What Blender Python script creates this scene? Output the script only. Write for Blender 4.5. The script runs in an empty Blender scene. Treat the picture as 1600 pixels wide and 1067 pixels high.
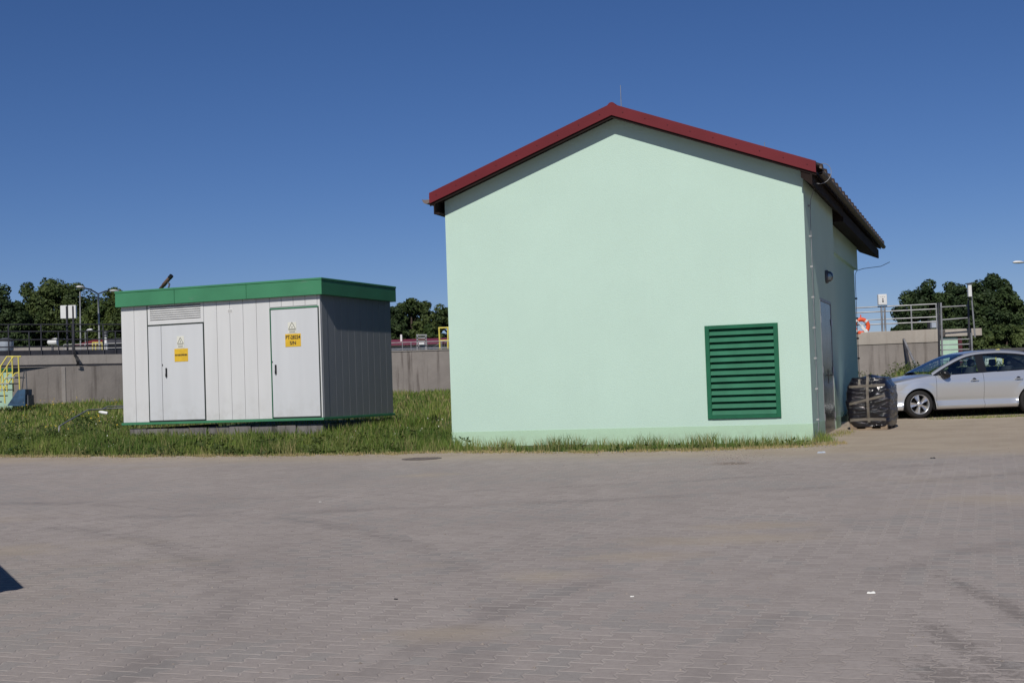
import bpy, math, random
import numpy as np
from mathutils import Vector, Matrix, noise
R = math.radians
sc = bpy.context.scene
col = sc.collection

# ------------------------------------------------------------------ camera
FPX = 2190.6
CAM = Vector((0, 0, 1.5))
_pi, _ro = R(1.957), R(-1.934)
_r = Vector((1, 0, 0)); _u = Vector((0, -math.sin(_pi), math.cos(_pi))); FWD = Vector((0, math.cos(_pi), math.sin(_pi)))
CX = _r * math.cos(_ro) + _u * math.sin(_ro)
CU = -_r * math.sin(_ro) + _u * math.cos(_ro)
cd = bpy.data.cameras.new('camera'); cam = bpy.data.objects.new('camera', cd); col.objects.link(cam)
cd.sensor_width = 36; cd.lens = 36 * FPX / 1600; cd.clip_start = 0.1; cd.clip_end = 6000
m3 = Matrix((CX, CU, -FWD)).transposed()
cam.matrix_world = Matrix.Translation(CAM) @ m3.to_4x4()
sc.camera = cam

# ------------------------------------------------------------------ sky, sun, exposure
SUN_AZ, SUN_EL = 14.0, 41.0           # direction the light travels (from +y towards +x), height
w = bpy.data.worlds.new('World'); sc.world = w; w.use_nodes = True
nt = w.node_tree
bg = nt.nodes['Background']
sky = nt.nodes.new('ShaderNodeTexSky'); sky.sky_type = 'NISHITA'; sky.sun_disc = False
sky.sun_elevation = R(SUN_EL); sky.sun_rotation = R(180 + SUN_AZ)
sky.altitude = 500; sky.air_density = 0.8; sky.dust_density = 0.2; sky.ozone_density = 5
hs = nt.nodes.new('ShaderNodeHueSaturation'); hs.inputs['Saturation'].default_value = 1.14; nt.links.new(sky.outputs[0], hs.inputs['Color'])
tint = nt.nodes.new('ShaderNodeMix'); tint.data_type = 'RGBA'; tint.blend_type = 'MULTIPLY'; tint.inputs[0].default_value = 1; tint.inputs[7].default_value = (1.03, .97, 1.15, 1)
nt.links.new(hs.outputs[0], tint.inputs[6]); nt.links.new(tint.outputs[2], bg.inputs['Color']); bg.inputs['Strength'].default_value = 0.053
sd = bpy.data.lights.new('sun', 'SUN'); sun = bpy.data.objects.new('sun', sd); col.objects.link(sun)
sd.energy = 3.75; sd.angle = R(0.5); sd.color = (1.0, 0.955, 0.88)
trav = Vector((math.sin(R(SUN_AZ)) * math.cos(R(SUN_EL)), math.cos(R(SUN_AZ)) * math.cos(R(SUN_EL)), -math.sin(R(SUN_EL))))
sun.rotation_euler = trav.to_track_quat('-Z', 'Y').to_euler(); sun.location = (-10, -20, 30)
vs = sc.view_settings; vs.view_transform = 'Standard'; vs.look = 'None'; vs.exposure = 0.0; vs.gamma = 1

# ------------------------------------------------------------------ measuring helpers (1600 px photograph -> world point)
def ray(px, py): return FWD + CX * ((px - 800) / FPX) - CU * ((py - 533.5) / FPX)
def at(px, py, d):
    v = ray(px, py); return CAM + v * (d / v.y)
def gnd(px, py, sl=.02):
    v = ray(px, py); t = -1.5 / (v.z - sl * v.y); return CAM + v * t
def ppm(d): return FPX / d
def lerp(a, b, t): return a + (b - a) * t
def ss(a, b, x):
    t = min(1, max(0, (x - a) / (b - a))); return t * t * (3 - 2 * t)
def interp(tab, s):
    if s <= tab[0][0]: return tab[0][1]
    for (a, va), (b, vb) in zip(tab, tab[1:]):
        if s <= b:
            t = (s - a) / (b - a); return va + (vb - va) * t
    return tab[-1][1]
def smooth_interp(tab, s):
    xs = [a for a, _ in tab]
    n = len(tab)
    if s <= xs[0]: return tab[0][1]
    if s >= xs[-1]: return tab[-1][1]
    for i in range(n - 1):
        if s <= xs[i + 1]:
            h = xs[i + 1] - xs[i]; t = (s - xs[i]) / h
            def sl(k):
                if k == 0: return (tab[1][1] - tab[0][1]) / (xs[1] - xs[0])
                if k == n - 1: return (tab[-1][1] - tab[-2][1]) / (xs[-1] - xs[-2])
                a = (tab[k][1] - tab[k - 1][1]) / (xs[k] - xs[k - 1]); b = (tab[k + 1][1] - tab[k][1]) / (xs[k + 1] - xs[k])
                return 0 if a * b <= 0 else 2 * a * b / (a + b)
            m0, m1 = sl(i) * h, sl(i + 1) * h
            t2, t3 = t * t, t * t * t
            return (2 * t3 - 3 * t2 + 1) * tab[i][1] + (t3 - 2 * t2 + t) * m0 + (-2 * t3 + 3 * t2) * tab[i + 1][1] + (t3 - t2) * m1

# ------------------------------------------------------------------ materials
MATS = {}
class NT:
    def __init__(s, name):
        s.m = bpy.data.materials.new(name); s.m.use_nodes = True; s.t = s.m.node_tree
        s.b = s.t.nodes['Principled BSDF']
    def n(s, typ, **k):
        o = s.t.nodes.new(typ)
        for a, v in k.items(): setattr(o, a, v)
        return o
    def l(s, a, b): s.t.links.new(a, b)
    def math(s, op, a, b=None, c=None, clamp=False):
        o = s.n('ShaderNodeMath', operation=op); o.use_clamp = clamp
        for i, v in enumerate((a, b, c)):
            if v is None: continue
            if isinstance(v, (int, float)): o.inputs[i].default_value = v
            else: s.l(v, o.inputs[i])
        return o.outputs[0]
    def mix(s, f, a, b, typ='MIX'):
        o = s.n('ShaderNodeMix', data_type='RGBA', blend_type=typ)
        for i, v in ((0, f), (6, a), (7, b)):
            if isinstance(v, (int, float)): o.inputs[i].default_value = v
            elif isinstance(v, (tuple, list)): o.inputs[i].default_value = (*v[:3], 1)
            else: s.l(v, o.inputs[i])
        return o.outputs[2]
    def noise(s, vec, scale, detail=3, rough=.55, dist=0):
        o = s.n('ShaderNodeTexNoise'); o.inputs['Scale'].default_value = scale; o.inputs['Detail'].default_value = detail
        o.inputs['Roughness'].default_value = rough; o.inputs['Distortion'].default_value = dist
        if vec is not None: s.l(vec, o.inputs['Vector'])
        return o.outputs['Fac']
    def ramp(s, f, a, b):
        o = s.n('ShaderNodeMapRange'); o.interpolation_type = 'SMOOTHSTEP'
        o.inputs['From Min'].default_value = a; o.inputs['From Max'].default_value = b
        s.l(f, o.inputs['Value']); return o.outputs[0]
    def obj(s): return s.n('ShaderNodeTexCoord').outputs['Object']
    def mapping(s, vec, scale=(1, 1, 1), rot=(0, 0, 0)):
        o = s.n('ShaderNodeMapping'); o.inputs['Scale'].default_value = scale; o.inputs['Rotation'].default_value = rot
        s.l(vec, o.inputs['Vector']); return o.outputs[0]
    def bump(s, h, strength=.3, dist=.01):
        o = s.n('ShaderNodeBump'); o.inputs['Strength'].default_value = strength; o.inputs['Distance'].default_value = dist
        s.l(h, o.inputs['Height']); s.l(o.outputs[0], s.b.inputs['Normal'])

def srgb(r, g, b):
    f = lambda c: (c / 255 / 12.92) if c / 255 <= .04045 else ((c / 255 + .055) / 1.055) ** 2.4
    return (f(r), f(g), f(b))

def simple(name, c, rough=.6, metal=0, var=.12, scale=3, bump=0, bscale=60, spec=.4, dirt=None, dscale=(1, 1, 1), lo=.5, hi=.75):
    k = NT(name); v = k.obj()
    f = k.noise(v, scale, 4)
    a = tuple(x * (1 - var) for x in c); b = tuple(min(1, x * (1 + var)) for x in c)
    cc = k.mix(k.ramp(f, .3, .7), a, b)
    if dirt:
        g = k.noise(k.mapping(v, dscale), 2.2, 5, .65)
        cc = k.mix(k.ramp(g, lo, hi), cc, dirt)
    k.l(cc, k.b.inputs['Base Color'])
    k.b.inputs['Roughness'].default_value = rough; k.b.inputs['Metallic'].default_value = metal
    k.b.inputs['Specular IOR Level'].default_value = spec
    if bump: k.bump(k.noise(v, bscale, 3), bump, .01)
    MATS[name] = k.m; return k.m

def plaster(name, c, stain):
    k = NT(name); v = k.obj()
    f = k.noise(v, .8, 5, .6)
    cc = k.mix(k.ramp(f, .3, .75), tuple(x * .98 for x in c), tuple(x * 1.02 for x in c))
    g = k.noise(k.mapping(v, (5, 5, .5)), 1.2, 4, .6)
    cc = k.mix(k.math('MULTIPLY', k.ramp(g, .55, .8), .14), cc, stain)
    s = k.n('ShaderNodeSeparateXYZ'); k.l(v, s.inputs[0])
    low = k.math('SUBTRACT', 1, k.ramp(s.outputs[2], .02, .28))
    spl = k.math('MULTIPLY', low, k.ramp(k.noise(v, 5, 5, .7), .35, .7))
    cc = k.mix(k.math('MULTIPLY', spl, .55), cc, (.23, .24, .17))
    k.l(cc, k.b.inputs['Base Color']); k.b.inputs['Roughness'].default_value = .92; k.b.inputs['Specular IOR Level'].default_value = .15
    h = k.math('ADD', k.noise(v, 130, 2), k.math('MULTIPLY', k.noise(v, 38, 3), .7))
    k.bump(h, .6, .007)
    MATS[name] = k.m; return k.m

def concrete(name, c, dark, streak=.6, top=None):
    k = NT(name); v = k.obj()
    f = k.noise(v, .6, 6, .65)
    cc = k.mix(k.ramp(f, .3, .7), tuple(x * .85 for x in c), tuple(x * 1.1 for x in c))
    g = k.noise(k.mapping(v, (3.4, 3.4, .22)), 1.6, 5, .6)
    cc = k.mix(k.math('MULTIPLY', k.ramp(g, .5, .72), streak), cc, dark)
    cc = k.mix(k.math('MULTIPLY', k.ramp(k.noise(v, 9, 4, .7), .55, .8), .35), cc, tuple(x * 1.3 for x in c))
    k.l(cc, k.b.inputs['Base Color']); k.b.inputs['Roughness'].default_value = .9; k.b.inputs['Specular IOR Level'].default_value = .2
    k.bump(k.noise(v, 14, 5), .3, .02)
    MATS[name] = k.m; return k.m

def panelpaint(name, c):
    k = NT(name); v = k.obj()
    f = k.noise(k.mapping(v, (3.5, 3.5, .35)), 1, 4)
    cc = k.mix(k.ramp(f, .35, .7), tuple(x * .965 for x in c), tuple(min(.9, x * 1.02) for x in c))
    s = k.n('ShaderNodeSeparateXYZ'); k.l(v, s.inputs[0])
    low = k.math('SUBTRACT', 1, k.ramp(s.outputs[2], .02, .7))
    cc = k.mix(k.math('MULTIPLY', low, k.math('MULTIPLY', k.ramp(k.noise(v, 4, 5, .7), .4, .7), .22)), cc, (.3, .28, .23))
    cc = k.mix(k.math('MULTIPLY', k.ramp(k.noise(v, 7, 6, .75), .66, .74), .18), cc, (.35, .36, .36))
    k.l(cc, k.b.inputs['Base Color']); k.b.inputs['Roughness'].default_value = .45; k.b.inputs['Specular IOR Level'].default_value = .35
    k.bump(k.noise(v, 2.2, 2), .06, .05)
    MATS[name] = k.m; return k.m

def leafmat(name, a, b):
    k = NT(name); v = k.obj()
    f = k.noise(v, .55, 3); g = k.noise(v, 4, 2)
    cc = k.mix(k.ramp(k.math('ADD', k.math('MULTIPLY', f, .6), k.math('MULTIPLY', g, .4)), .36, .64), a, b)
    k.l(cc, k.b.inputs['Base Color']); k.b.inputs['Roughness'].default_value = .65; k.b.inputs['Specular IOR Level'].default_value = .25
    tr = k.n('ShaderNodeBsdfTranslucent'); k.l(cc, tr.inputs['Color'])
    mx = k.n('ShaderNodeMixShader'); mx.inputs[0].default_value = .18
    k.l(k.b.outputs[0], mx.inputs[1]); k.l(tr.outputs[0], mx.inputs[2])
    out = k.t.nodes['Material Output']; k.l(mx.outputs[0], out.inputs['Surface'])
    MATS[name] = k.m; return k.m

def bladesmat(name, green1, green2, dry):
    k = NT(name); v = k.obj()
    at_ = k.n('ShaderNodeAttribute', attribute_name='dry')
    at2 = k.n('ShaderNodeAttribute', attribute_name='shade')
    cc = k.mix(at2.outputs['Fac'], green1, green2)
    cc = k.mix(at_.outputs['Fac'], cc, dry)
    k.l(cc, k.b.inputs['Base Color']); k.b.inputs['Roughness'].default_value = .6; k.b.inputs['Specular IOR Level'].default_value = .25
    tr = k.n('ShaderNodeBsdfTranslucent'); k.l(cc, tr.inputs['Color'])
    mx = k.n('ShaderNodeMixShader'); mx.inputs[0].default_value = .25
    k.l(k.b.outputs[0], mx.inputs[1]); k.l(tr.outputs[0], mx.inputs[2])
    k.l(mx.outputs[0], k.t.nodes['Material Output'].inputs['Surface'])
    MATS[name] = k.m; return k.m

YC = R(-18.76); YA = R(-21.63)
def paving():
    k = NT('paving'); v = k.obj()
    mv = k.mapping(v, rot=(0, 0, -YC))
    wob = k.n('ShaderNodeTexNoise'); wob.inputs['Scale'].default_value = .7; k.l(v, wob.inputs['Vector'])
    s0 = k.n('ShaderNodeVectorMath', operation='MULTIPLY_ADD')
    k.l(wob.outputs['Color'], s0.inputs[0]); s0.inputs[1].default_value = (.05, .05, 0); k.l(mv, s0.inputs[2])
    s = k.n('ShaderNodeSeparateXYZ'); k.l(s0.outputs[0], s.inputs[0])
    P, L, A = .142, .195, .095
    u = k.math('DIVIDE', s.outputs[0], P); vv = s.outputs[1]
    n = k.math('ROUND', u)
    par = k.math('ABSOLUTE', k.math('MODULO', n, 2))           # 0 / 1
    sg = k.math('SUBTRACT', 1, k.math('MULTIPLY', par, 2))
    ph = k.math('FRACT', k.math('DIVIDE', vv, L))              # 0..1
    tri = k.math('SUBTRACT', k.math('MULTIPLY', k.math('ABSOLUTE', k.math('SUBTRACT', ph, .5)), 4), 1)  # +1 at ends, -1 at middle
    tri = k.math('MAXIMUM', k.math('MINIMUM', k.math('MULTIPLY', tri, 2.2), 1), -1)
    e = k.math('SUBTRACT', k.math('SUBTRACT', u, n), k.math('MULTIPLY', k.math('MULTIPLY', sg, tri), A))
    db = k.math('MULTIPLY', k.math('ABSOLUTE', e), P)
    step = k.math('GREATER_THAN', e, 0)
    cidx = k.math('ADD', n, step)
    cpar = k.math('ABSOLUTE', k.math('MODULO', cidx, 2))
    q = k.math('ADD', k.math('DIVIDE', vv, L), k.math('MULTIPLY', cpar, .5))
    fq = k.math('FRACT', q)
    de = k.math('MULTIPLY', k.math('MINIMUM', fq, k.math('SUBTRACT', 1, fq)), L)
    dj = k.math('MINIMUM', db, de)
    joint = k.math('MAXIMUM', k.math('SUBTRACT', 1, k.ramp(de, .003, .010)), k.math('MULTIPLY', k.math('SUBTRACT', 1, k.ramp(db, .0015, .0055)), .5))
    row = k.math('FLOOR', q)
    cmb = k.n('ShaderNodeCombineXYZ'); k.l(cidx, cmb.inputs[0]); k.l(row, cmb.inputs[1])
    wn = k.n('ShaderNodeTexWhiteNoise', noise_dimensions='2D'); k.l(cmb.outputs[0], wn.inputs['Vector'])
    rnd = wn.outputs['Value']
    c0 = (.298, .260, .236); c1 = (.362, .318, .290)
    cc = k.mix(rnd, c0, c1)
    # some blocks bluish grey in loose groups
    grp = k.noise(v, .35, 3, .6)
    odd = k.math('GREATER_THAN', k.math('ADD', k.math('MULTIPLY', rnd, .28), grp), .735)
    cc = k.mix(k.math('MULTIPLY', odd, .5), cc, (.225, .222, .21))
    # fine grain
    gr = k.noise(v, 160, 3, .7); gm = k.noise(v, 24, 4, .75)
    cc = k.mix(k.math('MULTIPLY', k.ramp(gm, .36, .66), .30), cc, (.17, .145, .135))
    cc = k.mix(k.math('MULTIPLY', k.ramp(gr, .35, .7), .4), cc, (.43, .38, .35))
    # broad wear: paler trodden areas, dark tyre arcs
    br = k.noise(k.mapping(v, (.9, .3, 1), (0, 0, .5)), .8, 5, .6)
    cc = k.mix(k.math('MULTIPLY', k.ramp(br, .42, .68), .16), cc, (.175, .152, .142))
    br2 = k.noise(k.mapping(v, (.25, 1.3, 1), (0, 0, -.25)), .55, 5, .65)
    cc = k.mix(k.math('MULTIPLY', k.ramp(br2, .5, .72), .32), cc, (.30, .262, .235))
    # tyre arcs: rings round two turning centres
    sep = k.n('ShaderNodeSeparateXYZ'); k.l(v, sep.inputs[0])
    X, Y = sep.outputs[0], sep.outputs[1]
    def dist(cx, cy, sx=1, sy=1):
        dx = k.math('MULTIPLY', k.math('SUBTRACT', X, cx), sx); dy = k.math('MULTIPLY', k.math('SUBTRACT', Y, cy), sy)
        return k.math('SQRT', k.math('ADD', k.math('MULTIPLY', dx, dx), k.math('MULTIPLY', dy, dy)))
    brk = k.ramp(k.noise(v, .9, 4, .7), .38, .62)
    for cx, cy, r, wd, st in ((-9.5, 8.2, 7.6, .15, .33), (-9.5, 8.2, 9.3, .15, .28), (9.5, 3.5, 9.2, .11, .22), (9.5, 3.5, 10.8, .11, .22), (-2, 34, 19.3, .16, .27), (-2, 34, 17.6, .16, .27)):
        d = k.math('ABSOLUTE', k.math('SUBTRACT', dist(cx, cy), r))
        mk = k.math('MULTIPLY', k.math('SUBTRACT', 1, k.ramp(d, wd * .3, wd * 1.7)), k.math('MULTIPLY', brk, st))
        cc = k.mix(mk, cc, (.115, .105, .102))
    # scuffed soil heap and far joints
    # sand: strip against the lawn and patches
    # distance from the lawn edge, in the building's frame
    along = k.math('ADD', k.math('MULTIPLY', X, math.sin(-YC)), k.math('MULTIPLY', Y, math.cos(YC)))
    edge0 = math.sin(-YC) * .98 + math.cos(YC) * 22.75
    dd = k.math('ADD', k.math('SUBTRACT', edge0, along), k.math('MULTIPLY', k.math('SUBTRACT', k.noise(v, .5, 4, .6), .5), 2.4))
    sand = k.math('MULTIPLY', k.math('SUBTRACT', 1, k.ramp(dd, .1, 2.6)), .82)
    pat = k.noise(k.mapping(v, (.45, 1, 1), (0, 0, .3)), .62, 5, .62)
    sand = k.math('MAXIMUM', sand, k.math('MULTIPLY', k.ramp(pat, .58, .74), .4))
    for px, py, rx, ry in ((10, 862, .55, .5), (1180, 822, .7, .35), (1150, 842, 1.0, .4), (1000, 868, .6, .3), (670, 742, .5, .4), (700, 990, .5, .25), (1500, 700, 1.4, .6), (1380, 715, 1.2, .6), (860, 900, .35, .3), (1560, 780, .9, .6)):
        g = gnd(px, py)
        d = k.math('ADD', dist(g.x, g.y, 1 / rx, 1 / ry), k.math('MULTIPLY', k.math('SUBTRACT', k.noise(v, 2.2, 5, .7), .5), 2.2))
        sand = k.math('MAXIMUM', sand, k.math('MULTIPLY', k.math('SUBTRACT', 1, k.ramp(d, .0, 1.3)), .5))
    sandc = k.mix(k.ramp(k.noise(v, 1.3, 4), .35, .65), (.345, .28, .205), (.40, .33, .245))
    cc = k.mix(sand, cc, sandc)
    gs = gnd(1147, 724)
    dso = k.math('ADD', dist(gs.x, gs.y, 1 / .32, 1 / .28), k.math('MULTIPLY', k.math('SUBTRACT', k.noise(v, 6, 6, .8), .5), 3.0))
    cc = k.mix(k.math('MULTIPLY', k.math('SUBTRACT', 1, k.ramp(dso, .3, 1.2)), .6), cc, (.13, .085, .055))
    # dark oily stain at lower right
    oil = None
    for px, py, rx, ry in ((1488, 1000, .10, .6), (1598, 960, .09, 1.6), (1478, 1055, .18, .35), (1560, 1040, .1, .3)):
        g = gnd(px, py)
        d = k.math('ADD', dist(g.x, g.y, 1 / rx, 1 / ry), k.math('MULTIPLY', k.math('SUBTRACT', k.noise(v, 16, 6, .85), .5), 6.5))
        o = k.math('SUBTRACT', 1, k.ramp(d, .3, 1.2)); oil = o if oil is None else k.math('MAXIMUM', oil, o)
    cc = k.mix(k.math('MULTIPLY', oil, .42), cc, (.08, .068, .06))
    # joints: pale sand in places, earth in others
    jv = k.ramp(k.noise(v, 1.1, 3), .3, .7)
    jc = k.mix(jv, (.36, .31, .275), (.53, .47, .42))
    vis = k.math('MULTIPLY', joint, k.math('SUBTRACT', 1, k.math('MULTIPLY', sand, .75)))
    cc = k.mix(k.math('MULTIPLY', vis, .8), cc, jc)
    k.l(cc, k.b.inputs['Base Color']); k.b.inputs['Roughness'].default_value = .85; k.b.inputs['Specular IOR Level'].default_value = .25
    h = k.math('ADD', k.math('MULTIPLY', k.ramp(dj, .002, .012), k.math('SUBTRACT', 1, k.math('MULTIPLY', sand, .7))), k.math('ADD', k.math('MULTIPLY', gr, .25), k.math('MULTIPLY', rnd, .25)))
    k.bump(h, .5, .006)
    MATS['paving'] = k.m

plaster('mint_plaster', (.50, .66, .565), (.42, .54, .46))
plaster('mint_plinth', (.43, .60, .44), (.33, .46, .34))
concrete('concrete_wall', (.265, .238, .218), (.115, .098, .088), .75)
concrete('concrete_pale', (.34, .31, .285), (.22, .195, .175), .5)
concrete('concrete_band', (.40, .36, .315), (.25, .21, .18), .5)
concrete('concrete_mid', (.25, .225, .208), (.075, .06, .053), .9)
concrete('foundation', (.17, .16, .155), (.04, .036, .036), .9)
panelpaint('white_panel', (.60, .605, .60))
panelpaint('white_panel_shaded', (.25, .26, .275))  # darker panel paint: shade of the kiosk's right side put into the colour
panelpaint('white_door', (.56, .575, .585))
simple('seam_dark', (.06, .06, .062), .7)
simple('frame_dark', (.018, .028, .024), .6)
simple('seam_pale', (.33, .34, .34), .7)
simple('green_trim', (.052, .21, .105), .42, var=.08, scale=1.5, bump=.05, bscale=3, dirt=(.12, .22, .15), dscale=(1, 1, 4), lo=.6, hi=.8)
simple('green_louvre', (.026, .15, .082), .4, var=.12)
simple('green_frame', (.012, .115, .055), .4, var=.12)
simple('louvre_back', (.004, .005, .005), .9)
simple('red_sheet', (.135, .016, .021), .5, spec=.2, var=.1, scale=1.2)
simple('red_roof', (.20, .03, .038), .5, var=.15)
simple('brown_tile', (.045, .028, .021), .55, var=.3, scale=2, bump=.2, bscale=30)
simple('tile_end', (.15, .10, .075), .8, var=.35, scale=4)
simple('brown_board', (.022, .015, .013), .8, var=.2, scale=2, spec=.1)
simple('gutter_grey', (.16, .13, .12), .4, var=.15)
simple('steel', (.52, .53, .54), .38, metal=.85, var=.12, scale=5)
simple('galvanised', (.30, .30, .31), .5, metal=.55, var=.2, scale=6)
simple('dark_rail', (.055, .055, .065), .5, metal=.4, var=.2)
simple('pale_steel', (.36, .36, .36), .45, metal=.35, var=.15)
simple('door_steel', (.06, .066, .062), .24, metal=.1, var=.25, spec=.35)
simple('black_plastic', (.012, .012, .014), .45, var=.1)
simple('white_plastic', (.70, .70, .69), .4, var=.04)
simple('white_sign', (.66, .66, .58), .5, var=.04)
simple('yellow_sign', (.66, .42, .03), .5, var=.08, scale=9)
simple('ink', (.03, .024, .02), .7)
simple('ink_grey', (.16, .16, .13), .7)
simple('yellow_paint', (.62, .53, .10), .5, var=.15, scale=4)
simple('blue_paint', (.03, .075, .14), .5, var=.45, scale=3, dirt=(.06, .045, .04), lo=.55, hi=.7)
simple('pale_green', (.42, .60, .46), .6, var=.05)
simple('dark_red', (.07, .012, .018), .6)
simple('orange', (.75, .10, .03), .45, var=.06)
simple('rust', (.12, .07, .05), .8, var=.4, scale=8, bump=.3, bscale=40)
simple('wood', (.24, .18, .125), .85, var=.25, scale=5)
simple('strap', (.125, .11, .09), .5, var=.2, scale=8)
simple('bark', (.06, .045, .035), .9, var=.3, bump=.4, bscale=12)
simple('dark_roof', (.07, .068, .07), .8)
simple('white_wall', (.66, .68, .66), .8, var=.05)
simple('grey_metal', (.10, .105, .115), .5, metal=.2, var=.2)
simple('pale_blue_metal', (.38, .42, .48), .4, var=.1)
simple('rubber', (.016, .015, .015), .8, var=.2, bump=.2, bscale=80)
simple('underbody', (.008, .008, .009), .9)
simple('car_trim', (.012, .013, .016), .3)
simple('alloy', (.62, .62, .63), .28, metal=.8, var=.04)
simple('seat_fabric', (.03, .033, .04), .8)
simple('pebble', (.25, .215, .185), .9, var=.35, scale=30)
simple('cover_iron', (.13, .11, .10), .7, var=.3, scale=12)
simple('paper', (.75, .74, .70), .8)
simple('flower_yellow', (.60, .42, .03), .7)
simple('flower_white', (.65, .65, .58), .7)
leafmat('leaf_a', (.028, .050, .014), (.092, .122, .036))
leafmat('leaf_b', (.018, .036, .013), (.058, .088, .028))
leafmat('leaf_c', (.025, .050, .011), (.10, .13, .030))
leafmat('leaf_far', (.06, .085, .06), (.085, .11, .075))
bladesmat('grass_blades', (.052, .115, .018), (.205, .265, .055), (.44, .34, .18))
paving()

k = NT('soil'); v = k.obj()
cc = k.mix(k.ramp(k.noise(v, 1.4, 5, .65), .35, .7), (.052, .072, .02), (.105, .095, .045))
cc = k.mix(k.math('MULTIPLY', k.ramp(k.noise(v, .12, 4), .45, .65), .5), cc, (.05, .085, .02))
k.l(cc, k.b.inputs['Base Color']); k.b.inputs['Roughness'].default_value = .95; k.bump(k.noise(v, 8, 5), .6, .05); MATS['soil'] = k.m

k = NT('black_foil'); v = k.obj()
k.b.inputs['Base Color'].default_value = (.008, .008, .012, 1); k.b.inputs['Roughness'].default_value = .11; k.b.inputs['Specular IOR Level'].default_value = .7
h = k.math('ADD', k.noise(k.mapping(v, (1.6, 1.6, 6)), 2.4, 4, .6, 1.2), k.math('MULTIPLY', k.noise(k.mapping(v, (2, 2, 5)), 7, 3, .5, .5), .12))
k.bump(h, 1.0, .035); MATS['black_foil'] = k.m

k = NT('car_paint'); k.b.inputs['Base Color'].default_value = (.47, .485, .51, 1); k.b.inputs['Metallic'].default_value = .7
k.b.inputs['Roughness'].default_value = .32; k.b.inputs['Coat Weight'].default_value = .8; k.b.inputs['Coat Roughness'].default_value = .05
v = k.obj(); fl = k.noise(v, 900, 1); k.l(k.mix(fl, (.62, .64, .67), (.70, .72, .75)), k.b.inputs['Base Color']); MATS['car_paint'] = k.m

def glassmat(name, tint, fac):
    k = NT(name)
    tr = k.n('ShaderNodeBsdfTransparent'); tr.inputs[0].default_value = (*tint, 1)
    gl = k.n('ShaderNodeBsdfGlossy'); gl.inputs['Roughness'].default_value = .03; gl.inputs[0].default_value = (.9, .95, 1, 1)
    fr = k.n('ShaderNodeFresnel'); fr.inputs['IOR'].default_value = 1.5
    mx = k.n('ShaderNodeMixShader'); k.l(k.math('ADD', k.math('MULTIPLY', fr.outputs[0], .9), fac), mx.inputs[0])
    k.l(tr.outputs[0], mx.inputs[1]); k.l(gl.outputs[0], mx.inputs[2])
    k.l(mx.outputs[0], k.t.nodes['Material Output'].inputs['Surface']); MATS[name] = k.m
glassmat('car_glass', (.82, .92, .89), .04)
glassmat('lamp_glass', (.7, .75, .78), .12)
M = MATS

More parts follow.
